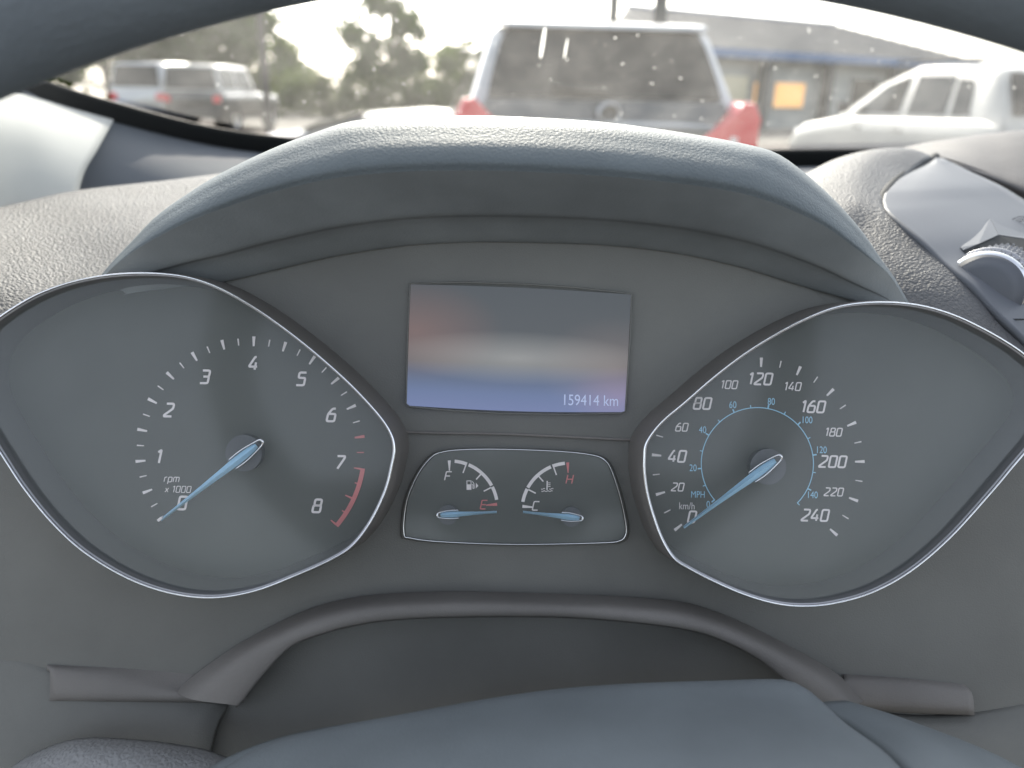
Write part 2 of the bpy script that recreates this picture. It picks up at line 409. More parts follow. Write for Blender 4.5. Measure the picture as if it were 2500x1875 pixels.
# two longer smears
def smear(pts, r):
    V = []; Fc = []; n = len(pts)
    for i, p in enumerate(pts):
        rr = r * (.5 + .5 * math.sin(math.pi * (i + .5) / n))
        for k in range(6):
            a = k * math.pi / 3; V.append(p + Vector((math.cos(a) * rr, 0, math.sin(a) * rr)))
    for i in range(n - 1):
        for k in range(6): Fc.append((i * 6 + k, i * 6 + (k + 1) % 6, i * 6 + 6 + (k + 1) % 6, i * 6 + 6 + k))
    mesh('smear', V, Fc, M['speck'], ws, True)
def on_glass(px, py):                        # where the ray through a pixel meets the glass
    best = None
    for i in range(0, 70):
        for k in range(120):
            q = glass_up(base[i], .035 + k * .006); d = q - CAM; w = d.dot(FWD)
            if w < .05: continue
            u = 1250 + F * d.dot(XC) / w; v = 937.5 - F * d.dot(UC) / w; e = (u - px) ** 2 + (v - py) ** 2
            if best is None or e < best[0]: best = (e, q)
    return best[1] + Vector((0, -.002, -.001))
smear([on_glass(1344, 75).lerp(on_glass(1342, 138), k / 8) for k in range(9)], .0016)
smear([on_glass(1385, 90).lerp(on_glass(1360, 135), k / 8) for k in range(9)], .0008)

# ---- dashboard
dash = thing('dashboard', 'dark grained car dashboard with hooded instrument binnacle', 'dashboard', (0, .5, .9))
# deck between binnacle and windscreen
near = [p + Vector((0, -.03 - .17 * min(1, max(0, i - 8) / 16), -.035)) for i, p in enumerate(base)]
loft('deck', [[p + Vector((0, .01, -.004)) for p in base], [p.lerp(q, .3) + Vector((0, 0, .008)) for p, q in zip(base, near)], near, [p + Vector((0, -.06, -.12)) for p in near]], M['deck'], dash, nv=4, solid=.004)
def rows(name, rws, mt, parent=dash, n=40, nv=6, solid=.004):
    return loft(name, [pix_curve(r, n) for r in rws], mt, parent, nv=nv, solid=solid)
rows('left_pad', [
    [(-420, 640, .36), (0, 575, .52), (180, 540, .57), (400, 515, .62), (620, 490, .65), (900, 470, .68)],
    [(-420, 590, .345), (0, 508, .485), (180, 468, .535), (400, 443, .58), (600, 420, .61), (900, 405, .64)],
    [(-420, 610, .335), (0, 528, .455), (200, 497, .50), (420, 472, .54), (620, 452, .56), (900, 440, .57)],
    [(-420, 700, .325), (0, 625, .415), (200, 610, .445), (420, 590, .46), (620, 570, .48), (900, 560, .5)],
    [(-420, 860, .33), (0, 780, .375), (200, 760, .395), (420, 740, .41), (620, 720, .43), (900, 700, .45)],
    [(-420, 1200, .345), (0, 1050, .36), (200, 1000, .37), (420, 950, .385), (620, 920, .4), (900, 900, .42)]], M['leather'])
rows('right_pad', [
    [(1800, 520, .56), (1960, 470, .58), (2080, 430, .59), (2190, 410, .60), (2262, 420, .60), (2330, 440, .60)],
    [(1800, 500, .50), (1950, 432, .52), (2040, 388, .535), (2130, 365, .545), (2220, 362, .55), (2283, 384, .55)],
    [(1800, 540, .44), (1950, 470, .455), (2040, 425, .47), (2110, 405, .48), (2170, 415, .485), (2215, 424, .49)],
    [(1800, 600, .40), (1960, 545, .41), (2040, 510, .415), (2090, 490, .42), (2130, 485, .425), (2158, 484, .43)],
    [(1800, 680, .385), (2000, 620, .39), (2070, 580, .395), (2110, 560, .40), (2145, 530, .405), (2168, 518, .408)],
    [(1850, 800, .36), (2080, 690, .37), (2140, 650, .375), (2190, 620, .38), (2230, 598, .385), (2254, 592, .386)],
    [(1950, 900, .345), (2180, 790, .355), (2240, 745, .358), (2290, 710, .36), (2330, 690, .363), (2362, 688, .365)],
    [(2100, 1000, .335), (2300, 900, .34), (2360, 860, .343), (2410, 830, .346), (2450, 810, .35), (2478, 806, .352)],
    [(2250, 1150, .33), (2420, 1040, .332), (2480, 1000, .335), (2530, 960, .338), (2570, 940, .34), (2610, 930, .342)]], M['leather'], n=40, nv=5)
# rubber seam and smooth centre panel
seam_px = [(2283, 384, .552), (2262, 399, .535), (2199, 430, .487), (2161, 468, .442), (2154, 490, .428), (2163, 513, .412), (2205, 551, .398), (2251, 590, .387), (2296, 635, .378), (2356, 683, .366), (2401, 729, .360), (2447, 777, .354), (2500, 828, .350), (2560, 890, .346)]
seam_w = [P(a, b, c + .003) for a, b, c in crom([Vector(p) for p in seam_px], 6)]
def tube(name, pts, r, mt, parent, k=8, closed=False, squash=1, smooth=True):
    V = []; Fc = []; n = len(pts)
    for i, p in enumerate(pts):
        a = pts[i - 1] if (i or closed) else p; b = pts[(i + 1) % n] if (i < n - 1 or closed) else p
        t = (b - a).normalized(); s1 = t.cross(FWD).normalized(); s2 = t.cross(s1)
        rr = r(i / (n - 1)) if callable(r) else r
        for q in range(k):
            an = 2 * math.pi * q / k; V.append(p + s1 * math.cos(an) * rr + s2 * math.sin(an) * rr * squash)
    for i in range(n if closed else n - 1):
        j = (i + 1) % n
        for q in range(k): Fc.append((i * k + q, i * k + (q + 1) % k, j * k + (q + 1) % k, j * k + q))
    if not closed: Fc += [tuple(range(k)), tuple(range((n - 1) * k, n * k))]
    return mesh(name, V, Fc, mt, parent, smooth)
tube('seam', seam_w, lambda t: .0034 - .0022 * min(t * 2.2, 1), M['seam'], dash)
cp = []
left = resample(crom([Vector(p) for p in seam_px], 6), 44)
right = resample(crom([Vector(p) for p in [(2300, 386, .555), (2373, 421, .52), (2440, 452, .50), (2500, 488, .49), (2620, 560, .47), (2800, 690, .45), (2900, 900, .42)]], 6), 44)
cc = []
for s in (0, .12, .35, .65, 1):
    cc.append([P(*(a.lerp(b, s) + Vector((2, 0, -.004 - .012 * math.sin(math.pi * s))))) for a, b in zip(left, right)])
cen = loft('centre_panel', cc, M['smooth'], dash, nv=5, solid=.003)
rows('top_pad', [
    [(2120, 430, .70), (2240, 400, .68), (2330, 385, .66), (2420, 380, .65), (2520, 375, .64), (2800, 370, .62)],
    [(2150, 376, .66), (2240, 354, .65), (2330, 338, .64), (2420, 326, .63), (2520, 317, .62), (2800, 305, .60)],
    [(2200, 376, .62), (2270, 364, .61), (2350, 358, .59), (2430, 356, .58), (2520, 356, .57), (2800, 380, .54)],
    [(2260, 386, .57), (2320, 396, .545), (2390, 416, .53), (2450, 432, .52), (2540, 462, .505), (2800, 560, .48)],
    [(2290, 398, .565), (2340, 420, .55), (2400, 440, .535), (2460, 470, .52), (2560, 520, .5), (2800, 640, .475)]], M['pad'])
# knurled vent wheel with its chrome end, half sunk in the panel
from mathutils.bvhtree import BVHTree
_bvh = BVHTree.FromPolygons([v.co.copy() for v in cen.data.vertices], [tuple(p.vertices) for p in cen.data.polygons])
def panel_w(px, py):
    d = (P(px, py, 1) - CAM).normalized(); h = _bvh.ray_cast(CAM, d)[0]
    if h is None: h = _bvh.find_nearest(P(px, py, .40))[0]
    return (h - CAM).dot(FWD)
kn = thing('vent_wheel', 'knurled grey vent thumbwheel with chrome edge in smooth dashboard panel', 'vent wheel', P(2440, 690, .42))
ax = (XC * .586 + UC * .227 + FWD * .78).normalized()
pw_ = panel_w(2410, 706); RK0 = 92 * pw_ / F; c0 = P(2404, 706, pw_ + .011)
e1 = ax.cross(UC).normalized(); e2 = ax.cross(e1)
def ring_pt(a, r, d): return c0 + ax * d + (e1 * math.cos(a) + e2 * math.sin(a)) * r
V = []; Fc = []; NA, NL, RK, LK = 26, 12, RK0 - .001, .075
for i in range(NL):
    for j in range(NA):
        a0, a1 = 2 * math.pi * (j + .5 * (i % 2)) / NA, 2 * math.pi * (j + 1 + .5 * (i % 2)) / NA; d0, d1 = LK * (i + .0) / NL, LK * (i + 1.0) / NL
        b0 = len(V); am = (a0 + a1) / 2; dm = (d0 + d1) / 2
        V += [ring_pt(a0, RK, d0), ring_pt(a1, RK, d0), ring_pt(a1, RK, d1), ring_pt(a0, RK, d1), ring_pt(am, RK + .0022, dm)]
        Fc += [(b0, b0 + 1, b0 + 4), (b0 + 1, b0 + 2, b0 + 4), (b0 + 2, b0 + 3, b0 + 4), (b0 + 3, b0, b0 + 4)]
mesh('knurled_drum', V, Fc, M['knurl'], kn)
def ringloft(name, prof, mt, parent, k=64):
    V = []; Fc = []
    for r, d in prof:
        for j in range(k): V.append(ring_pt(2 * math.pi * j / k, r, d))
    for i in range(len(prof) - 1):
        for j in range(k): Fc.append((i * k + j, i * k + (j + 1) % k, (i + 1) * k + (j + 1) % k, (i + 1) * k + j))
    return mesh(name, V, Fc, mt, parent, True)
ringloft('chrome_end', [(RK0 - .001, .002), (RK0 + .0006, .0008), (RK0 + .0004, -.0012), (RK0 - .0016, -.0026), (RK0 - .0030, -.0026)], M['chrome'], kn)
ringloft('end_face', [(RK0 - .0028, -.0024), (.017, -.0042), (.011, -.0066), (.005, -.0078), (.0004, -.008)], M['smooth'], kn)
ringloft('drum_ridge', [(RK + .0002, .011), (RK + .0022, .0115), (RK + .0022, .0135), (RK + .0002, .014)], M['satin'], kn)
# scoop rim: dark facet, lit facet, and the rounded swelling in front of the wheel
def facet(name, pts, mt, par=None):
    mesh(name, [P(x, y, panel_w(x, y) - d) for x, y, d in pts], [tuple(range(len(pts)))], mt, par or dash, solid=.0006)
facet('scoop_facet', [(2412, 535, .001), (2417, 534, .001), (2438, 573, .0065), (2389, 595, .0065), (2352, 610, .002), (2345, 604, .001)], M['smooth'])
facet('scoop_facet', [(2418, 534, .001), (2446, 551, .001), (2492, 567, .001), (2540, 580, .001), (2540, 588, .006), (2439, 573, .0065)], M['smooth'])
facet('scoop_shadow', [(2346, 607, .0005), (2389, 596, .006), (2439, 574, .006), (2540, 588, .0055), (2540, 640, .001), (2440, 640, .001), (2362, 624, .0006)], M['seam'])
# heat-wave mark printed on the panel
wv = panel_w(2480, 536) - .0012
for dy in (0, 5, 9):
    strokes_mesh('wave_mark', [([(2456 + dy + i * 4, 535 + dy - .11 * i * 4 + 2.2 * math.sin(i * .55)) for i in range(16)], 0)], 1.8, wv, M['ink'], dash)
strokes_mesh('panel_gap', [([(2452, 781), (2480, 780), (2520, 780), (2560, 781)], 0)], 4, panel_w(2490, 780) - .0015, M['seam'], dash)
# ---- pillar trim and far-left dash end
pil = tag(rows('pillar_trim', [
    [(-420, 110, .37), (-150, 170, .475), (60, 228, .572), (170, 262, .622), (278, 292, .668)],
    [(-420, 230, .345), (-150, 270, .44), (60, 310, .535), (150, 335, .575), (240, 362, .612)],
    [(-420, 370, .335), (-150, 390, .43), (40, 405, .515), (130, 415, .55), (203, 430, .578)],
    [(-420, 600, .33), (-150, 560, .425), (20, 540, .505), (110, 540, .535), (178, 540, .556)]], M['pillar'], None, n=30, nv=6, solid=.012),
    'pale grey windscreen pillar trim beside the left end of the dashboard', 'pillar trim')

# ---- the rest of the cabin shell round the view: fascia, passenger side, doors, pillars, floor, bonnet
def wloft(name, curves, mt, parent, n=24, nv=4, solid=.004):
    return loft(name, [resample(crom([Vector(p) for p in c], 6), n) for c in curves], mt, parent, nv=nv, solid=solid)
wloft('lower_fascia', [[(-.56, .36, 1.10), (-.2, .40, 1.12), (.3, .46, 1.12), (.7, .46, 1.10), (1.22, .38, 1.08)], [(-.56, .34, .98), (-.2, .36, .98), (.3, .40, .98), (.7, .40, .97), (1.22, .34, .96)],
    [(-.56, .38, .78), (-.2, .38, .78), (.3, .40, .78), (.7, .42, .78), (1.22, .38, .78)], [(-.56, .55, .58), (-.2, .55, .58), (.3, .55, .58), (.7, .55, .58), (1.22, .55, .58)]], M['plate'], dash)
wloft('passenger_pad', [[(.52, .80, 1.165), (.8, .78, 1.165), (1.1, .66, 1.15), (1.24, .52, 1.12)], [(.445, .64, 1.18), (.8, .62, 1.18), (1.1, .54, 1.16), (1.24, .44, 1.12)],
    [(.40, .50, 1.15), (.8, .48, 1.15), (1.1, .43, 1.13), (1.24, .38, 1.10)], [(.35, .44, 1.06), (.8, .42, 1.06), (1.1, .39, 1.05), (1.24, .36, 1.04)]], M['leather'], dash)
shell = thing('car_body', 'bonnet, doors and floor of the car around the dashboard', 'car', (.33, .5, 0))
for sx, nm in ((-.58, 'door_panel'), (1.26, 'door_panel')):
    k = 1 if sx > 0 else -1
    wloft(nm, [[(sx, .62, 1.12), (sx + .03 * k, .2, 1.06), (sx + .04 * k, -.5, 1.02)], [(sx - .03 * k, .6, .95), (sx - .01 * k, .2, .93), (sx, -.5, .92)], [(sx - .04 * k, .6, .7), (sx - .03 * k, .2, .68), (sx - .02 * k, -.5, .68)], [(sx, .6, .36), (sx, .2, .36), (sx, -.5, .36)]], M['plate'], shell, solid=.03)
mesh('floor', [(-.6, -.6, .36), (1.28, -.6, .36), (1.28, .95, .36), (-.6, .95, .36)], [(0, 1, 2, 3)], M['seam'], shell, solid=.05)
wloft('bonnet', [[(p.x + (p.x - .33) * .05, p.y + .03, min(p.z - .06, 1.135)) for p in base[4:76:8]], [(-.55 + .22 * i, 1.35, 1.06 - .02 * abs(i - 4)) for i in range(9)], [(-.52 + .212 * i, 1.75, .98 - .02 * abs(i - 4)) for i in range(9)], [(-.46 + .198 * i, 1.98 - .015 * (i - 4) ** 2, .86) for i in range(9)]], M['grey_paint'], shell, n=30)
for sx in (-.60, 1.26):
    wloft('wing', [[(sx, .70, 1.08), (sx, 1.3, 1.0), (sx * .93 + .02, 1.9, .84)], [(sx * 1.02, .70, .8), (sx * 1.04, 1.3, .76), (sx * .95 + .02, 1.92, .66)], [(sx, .70, .34), (sx, 1.3, .66), (sx * .95 + .02, 1.92, .34)]], M['grey_paint'], shell, solid=.01)
    LOCAL[0] = False
    for yy in (1.32, -1.35):
        V = []; Fc = []
        for rr, d in ((.2, .0), (.33, .0), (.35, .03), (.35, .19), (.33, .22), (.2, .22)):
            for j in range(28): V.append((sx + (d - .02 if sx < 0 else -d + .02), yy + rr * math.cos(j * math.pi / 14), .35 + rr * math.sin(j * math.pi / 14)))
        for i in range(5):
            for j in range(28): Fc.append((i * 28 + j, i * 28 + (j + 1) % 28, (i + 1) * 28 + (j + 1) % 28, (i + 1) * 28 + j))
        mesh('wheel', V, Fc, M['tyre'], shell, True)
for e_, dx in ((0, -.03), (79, .03)):
    pts = [glass_up(base[e_], s_) + Vector((dx, 0, 0)) for s_ in (-.12, .0, .2, .4, .6, .8, .98)]
    V = []; Fc = []
    for p_ in pts:
        for qx, qy in ((-.035, -.03), (.035, -.035), (.035, .035), (-.035, .035)): V.append(p_ + Vector((qx, qy, 0)))
    for i in range(len(pts) - 1):
        for k in range(4): Fc.append((i * 4 + k, i * 4 + (k + 1) % 4, i * 4 + 4 + (k + 1) % 4, i * 4 + 4 + k))
    mesh('pillar', V, Fc, M['pillar'], shell, bevel=.012)
# ---- binnacle hood
out_px = [(238, 690), (260, 655), (325, 586), (386, 525), (468, 468), (529, 431), (610, 390), (692, 354), (773, 325), (854, 300), (963, 289), (1125, 285), (1288, 289), (1492, 303), (1700, 332), (1844, 360), (1905, 382), (1972, 431), (2047, 500), (2108, 570), (2149, 630), (2182, 675), (2222, 745)]
in_px = [(242, 694), (264, 664), (325, 614), (386, 578), (468, 537), (560, 503), (640, 476), (720, 455), (800, 438), (880, 427), (990, 419), (1125, 416), (1288, 419), (1492, 431), (1660, 448), (1790, 468), (1860, 486), (1940, 516), (2020, 556), (2085, 603), (2138, 643), (2176, 678), (2218, 747)]
def hoodw(i, n, c, e): t = abs(i / (n - 1) * 2 - 1); return c + (e - c) * t ** 2.2
n0 = len(out_px); NH = 90
def hrow(px, c, e, dy=0, mid=None, k=.5):
    pts = []
    for i, (x, y) in enumerate(px):
        if mid is not None: x, y = x + (mid[i][0] - x) * k, y + (mid[i][1] - y) * k
        pts.append((x, y + dy, hoodw(i, n0, c, e)))
    return pix_curve(pts, NH)
hood = loft('binnacle_hood', [
    hrow(out_px, .47, .45, 60), hrow(out_px, .40, .41, 16), hrow(out_px, .34, .37, 2), hrow(out_px, .285, .338),
    hrow(out_px, .268, .332, 0, in_px, .38), hrow(out_px, .262, .328, 0, in_px, .78), hrow(in_px, .264, .326)], M['hood'], dash, nv=6)
# hood ceiling back to the gauge plate
top_px = [(300, 720), (320, 716), (350, 712), (400, 706), (470, 698), (540, 690), (610, 674), (690, 655), (770, 636), (850, 620), (990, 600), (1125, 592), (1288, 592), (1492, 600), (1660, 620), (1790, 648), (1860, 668), (1930, 690), (1990, 708), (2040, 722), (2085, 735), (2130, 744), (2200, 756)]
def crow(k, w):
    return pix_curve([(a[0] + (b[0] - a[0]) * k, a[1] + (b[1] - a[1]) * k, hoodw(i, n0, .264, .326) * (1 - w) + DW * w) for i, (a, b) in enumerate(zip(in_px, top_px))], NH)
loft('hood_ceiling', [crow(0, 0), crow(.45, .35), crow(.62, .5), crow(.66, .62), crow(.97, .94), crow(1, 1.02)], M['ceiling'], dash, nv=3)

# ---- instrument cluster
clu = thing('instrument_cluster', 'instrument cluster with two eye shaped dials, screen and small twin gauges', 'instrument cluster', P(1250, 1400, .33))
plate_out = [(-330, 1900), (-420, 1300), (-330, 950), (-120, 860), (60, 790), (200, 740), (320, 714)] + top_px[2:-1] + [(2290, 790), (2440, 860), (2620, 1000), (2800, 1200), (2800, 1900)]
o = poly_flat('plate', plate_out, DW + .004, M['plate'], clu, depth=.002)
# raised hump below the screen
hump = crom([Vector((x, y)) for x, y in [(540, 722), (620, 775), (700, 830), (780, 890), (850, 950), (930, 1012), (972, 1043), (1004, 1055), (1216, 1059), (1380, 1066), (1533, 1073), (1565, 1066), (1620, 1042), (1750, 940), (1895, 840), (2040, 770)]], 5)
hp = [tuple(p) for p in hump] + [(1970, 700), (1860, 650), (1660, 600), (1492, 580), (1250, 572), (990, 580), (850, 600), (690, 636), (560, 680)]
poly_flat('screen_surround', hp, DW + .003, M['plate'], clu, depth=.002)
tube('surround_edge', [P(p.x, p.y, DW + .0008) for p in hump if 900 < p.x < 1640], .0006, M['trim'], clu)

tach_px = [(0, 258), (150, 165), (300, 105), (450, 70), (600, 54), (760, 55), (900, 75), (1040, 125), (1200, 215), (1350, 320), (1500, 440), (1650, 575), (1780, 715), (1840, 805), (1858, 880), (1846, 960), (1815, 1080), (1745, 1225), (1660, 1335), (1560, 1400), (1400, 1472), (1200, 1548), (1000, 1580), (800, 1558), (600, 1488), (400, 1368), (250, 1232), (120, 1075), (20, 925), (-70, 780), (-140, 640), (-160, 520), (-140, 420), (-80, 330)]
tach_px = [(x / 1.929, y / 1.929 + 640) for x, y in tach_px]
spd_px = [(150, 870), (158, 800), (200, 730), (260, 665), (350, 590), (500, 460), (650, 345), (800, 250), (950, 170), (1100, 110), (1240, 84), (1400, 80), (1560, 98), (1720, 145), (1870, 215), (2000, 290), (2090, 355), (2190, 450), (2235, 560), (2210, 670), (2120, 790), (2010, 920), (1900, 1050), (1700, 1270), (1500, 1440), (1300, 1550), (1100, 1605), (940, 1617), (800, 1600), (650, 1555), (500, 1490), (380, 1428), (300, 1375), (240, 1280), (195, 1160), (165, 1050), (151, 950)]
spd_px = [(x / 2.074 + 1500, y / 2.074 + 700) for x, y in spd_px]
WF = .2985
def bezel(name, px, label):
    ol = [Vector((p.x, p.y)) for p in crom([Vector((x, y)) for x, y in px], 6, True)]
    n = len(ol); cen_ = sum(ol, Vector((0, 0))) / n
    nrm = []
    for i in range(n):
        t = (ol[(i + 1) % n] - ol[i - 1]).normalized(); q = Vector((t.y, -t.x))
        if q.dot(ol[i] - cen_) < 0: q = -q
        nrm.append(q)
    def ring(off, w, base_w=WF):             # outline (true at WF) pushed out by off pixels and set at depth w
        return [P(1250 + (p.x + q.x * off - 1250) * base_w / w, 937.5 + (p.y + q.y * off - 937.5) * base_w / w, w) for p, q in zip(ol, nrm)]
    bz = loft(name, [ring(-1, WF + .0003), ring(-7, WF + .004), ring(-12, DW - .004), ring(-12, DW + .003)], M['wall'], clu, nv=2, closed=True)
    bz['label'] = label
    loft('outer_skirt', [ring(2, WF + .0003), ring(7, WF + .005), ring(12, DW - .006), ring(16, DW + .003)], M['trim'], bz, nv=2, closed=True)
    V = ring(0, WF); tube('chrome_edge', V, .0004, M['chrome'], bz, closed=True)
    tube('satin_edge', ring(-3, WF + .0010), .00045, M['satin'], bz, closed=True)
    inner = [(1250 + (p.x + q.x * -10 - 1250) * WF / DW, 937.5 + (p.y + q.y * -10 - 937.5) * WF / DW) for p, q in zip(ol, nrm)]
    lens = [P(1250 + (p.x - q.x * 4 - 1250) * WF / .3025, 937.5 + (p.y - q.y * 4 - 937.5) * WF / .3025, .3025) for p, q in zip(ol, nrm)]
    return bz, inner, lens
def tick(parent, c, r0, r1, ang, w0, w1, mt, w=DW, name='tick'):
    ca, sa = math.cos(R(ang)), math.sin(R(ang))
    def q(r, s): return (c[0] + ca * r - sa * s * -1 * 0 + (-sa) * s, c[1] - (sa * r + ca * s))
    return poly_flat(name, [q(r0, -w0 / 2), q(r1, -w1 / 2), q(r1, w1 / 2), q(r0, w0 / 2)], w, mt, parent, .00025)
def arc(c, r, a0, a1, n=40): return [(c[0] + r * math.cos(R(a0 + (a1 - a0) * i / n)), c[1] - r * math.sin(R(a0 + (a1 - a0) * i / n))) for i in range(n + 1)]
def disc(name, c, r, w, mt, parent, depth): return poly_flat(name, [(c[0] + r * math.cos(i * math.pi / 24), c[1] + r * math.sin(i * math.pi / 24)) for i in range(48)], w, mt, parent, depth)
def needle(parent, tip, tail, wmax, wtip, capw, captip=True, cap_f=.30):
    """tapered blue pointer with a ridge, chrome U clip round its tail"""
    tip, tail = Vector(tip), Vector(tail); d = tip - tail; L = d.length; d.normalize(); nn = Vector((-d.y, d.x))
    prof = [(.055, .50), (.09, .78), (.16, .95), (.25, 1.0), (.40, .80), (.6, .56), (.8, .40), (1.0, wtip / wmax)]
    wl, wh = DW - .0075, DW - .0095; V = []; Fc = []
    for t, k in prof:
        c = tail + d * L * t; h = wmax * k / 2
        V += [P(*(c - nn * h), wl), P(*c, wh), P(*(c + nn * h), wl)]
    for i in range(len(prof) - 1):
        a = i * 3; Fc += [(a, a + 1, a + 4, a + 3), (a + 1, a + 2, a + 5, a + 4), (a, a + 2, a + 5, a + 3)]
    Fc += [(0, 1, 2), (len(V) - 3, len(V) - 2, len(V) - 1)]
    mesh('needle', V, Fc, M['needle'], parent)
    U = [tail + d * L * cap_f + nn * (wmax * .5 + capw * .6), tail + d * L * cap_f * .6 + nn * (wmax * .5 + capw * .75), tail + d * L * .05 + nn * (wmax * .34 + capw * .4),
         tail + d * 1 + nn * wmax * .22, tail + d * 1 - nn * wmax * .22, tail + d * L * .05 - nn * (wmax * .34 + capw * .4), tail + d * L * cap_f * .6 - nn * (wmax * .5 + capw * .75), tail + d * L * cap_f - nn * (wmax * .5 + capw * .6)]
    pts = [P(p.x, p.y, DW - .0085) for p in crom(U, 5)]
    tube('needle_clip', pts, lambda t: capw / F * DW / 2 * (.75 + .9 * math.exp(-((t - .5) / .13) ** 2)), M['needlecap'], parent)
# tachometer
bz, inner, lens = bezel('tachometer_bezel', tach_px, 'chrome edged eye shaped bezel around the rev counter')
tach = poly_flat('tachometer', inner, DW + .0008, M['dial'], clu, .0007); tach['label'] = 'rev counter marked 0 to 8 with red band and blue needle'
TC = (611.5, 1102.3)
for k in range(0, 29):
    if k > 28: break
    v = k / 4; ang = 217.2 - 32.25 * v; major = k % 2 == 0
    if v in (6.75,) or v <= 7:
        mt = M['red'] if v >= 6.4 else M['white']
        if k == 0: continue
        if v >= 7: continue
        tick(tach, TC, 257 if major else 260, 281 if major else 277, ang, 4.2 if major else 2.4, 7.6 if major else 3.2, mt)
a0, a1 = 217.2 - 32.25 * 7 , 217.2 - 32.25 * 8
poly_flat('red_band', arc(TC, 283, a0, a1) + arc(TC, 272, a1, a0), DW, M['red'], tach, .00025)
for v, r in ((7, 256), (7.25, 266), (7.5, 255), (7.75, 266), (8, 258)):
    tick(tach, TC, r, 273, 217.2 - 32.25 * v + (-.4 if v == 7 else .4 if v == 8 else 0), 2.5, 5 if r < 260 else 3, M['red'])
for s, x, y in (('0', 446, 1228), ('1', 388, 1115), ('2', 413, 1001), ('3', 501, 920), ('4', 620, 887), ('5', 736, 925), ('6', 810, 1013), ('7', 830, 1129), ('8', 775, 1235)):
    word('numeral', s, x, y, 31, DW, M['white'], tach, .175)
word('caption', 'rpm', 420, 1168, 17, DW, M['white'], tach, .12, gap=.22); word('caption', 'x 1000', 435, 1194.5, 15, DW, M['white'], tach, .13, gap=.25)
disc('needle_hub', (603, 1104), 44, DW, M['hubdisc'], tach, .004)
needle(tach, (392, 1270), (640, 1077), 22, 6, 5)
poly_flat('needle_tip', [(388, 1267), (398, 1259), (402, 1264), (392, 1272)], DW - .0076, M['white'], tach, .002)
mesh('lens', lens, [tuple(range(len(lens)))], M['lens'], bz)
# speedometer
bz, inner, lens = bezel('speedometer_bezel', spd_px, 'chrome edged eye shaped bezel around the speedometer')
spd = poly_flat('speedometer', inner, DW + .0008, M['dial'], clu, .0007); spd['label'] = 'speedometer in km/h and blue MPH with blue needle at zero'
SC = (1850.3, 1132.9)
for k in range(25):
    if 6 <= k <= 11: continue                 # hidden under the bezel in the photograph
    ang = 218.4 - 21.7 * k / 2; major = k % 2 == 0
    tick(spd, SC, 237 if major else 241, 260 if major else 258, ang, 4.2 if major else 2.2, 7.4 if major else 3.0, M['white'])
for s, x, y, h in (('0', 1690, 1262, 27), ('20', 1655, 1189, 19), ('40', 1654, 1114, 27), ('60', 1665, 1043, 19), ('80', 1715.5, 985, 27), ('100', 1780, 939, 19), ('120', 1856, 925, 27), ('140', 1935, 943.5, 19), ('160', 1985, 993, 27), ('180', 2035, 1055, 19), ('200', 2034, 1127, 27), ('220', 2036, 1201, 19), ('240', 1991, 1258, 27)):
    word('numeral', s, x, y, h, DW, M['white'], spd, .17 if h > 20 else .155, gap=.24)
for s, x, y in (('20', 1692, 1142), ('40', 1715.5, 1049), ('60', 1789, 988), ('80', 1883, 980), ('100', 1970, 1025), ('120', 2005, 1098), ('140', 1983, 1208), ('0', 1729, 1231)):
    plain_text('mph_numeral', s, x, y, 16.5, DW, M['mph'], spd, .78)
plain_text('mph_caption', 'MPH', 1704, 1207, 16, DW, M['mph'], spd, .76); plain_text('caption', 'km/h', 1677, 1235, 17, DW, M['white'], spd, .80)
AC = (1849, 1132)
strokes_mesh('mph_arc', [(arc(AC, 137, 221, -45, 60), 0)], 2.2, DW, M['mph'], spd)
for k in range(16):
    ang = 220 - 17.6 * k
    if k == 15: ang = -44.5
    tick(spd, AC, 137, 146 if k % 2 == 0 else 144, ang, 3.2 if k % 2 == 0 else 2, 3.2 if k % 2 == 0 else 2, M['mph'], name='mph_tick')
disc('needle_hub', (1868, 1137), 43, DW, M['hubdisc'], spd, .004)
needle(spd, (1669, 1288), (1906, 1114), 22, 6.5, 5)
mesh('lens', lens, [tuple(range(len(lens)))], M['lens'], bz)
# small twin gauge window
win = [(190, 1440), (205, 1270), (268, 1120), (340, 1030), (400, 1003), (500, 991), (700, 988), (1000, 998), (1200, 1018), (1280, 1052), (1322, 1130), (1365, 1270), (1390, 1400), (1385, 1455), (1350, 1484), (1240, 1494), (800, 1502), (400, 1488), (230, 1468)]
win = [(x / 2.2114 + 900, y / 2.2114 + 650) for x, y in win]
wc = [(p.x, p.y) for p in crom([Vector(p) for p in win], 5, True)]
gw = poly_flat('gauge_window', wc, DW + .0008, M['dial'], clu, .0006); gw['label'] = 'chrome outlined window holding the fuel and temperature gauges'
tube('chrome_edge', [P(x, y, DW - .001) for x, y in wc], .00028, M['chrome'], gw, closed=True)
wo = [Vector(p) for p in wc]; wcn = sum(wo, Vector((0, 0))) / len(wo)
for nm, k0, k1, mt in (('window_wall', 1.005, 1.035, M['plate']),):
    loft(nm, [[P(*(wcn + (p - wcn) * k0), DW - .0008) for p in wo], [P(*(wcn + (p - wcn) * (k0 + k1) / 2), DW - .0002) for p in wo], [P(*(wcn + (p - wcn) * k1), DW + .003) for p in wo]], mt, gw, nv=2, closed=True)
mesh('lens', [P(wcn.x + (p.x - wcn.x) * .985, wcn.y + (p.y - wcn.y) * .985, DW - .0115) for p in wo], [tuple(range(len(wo)))], M['lens'], gw)
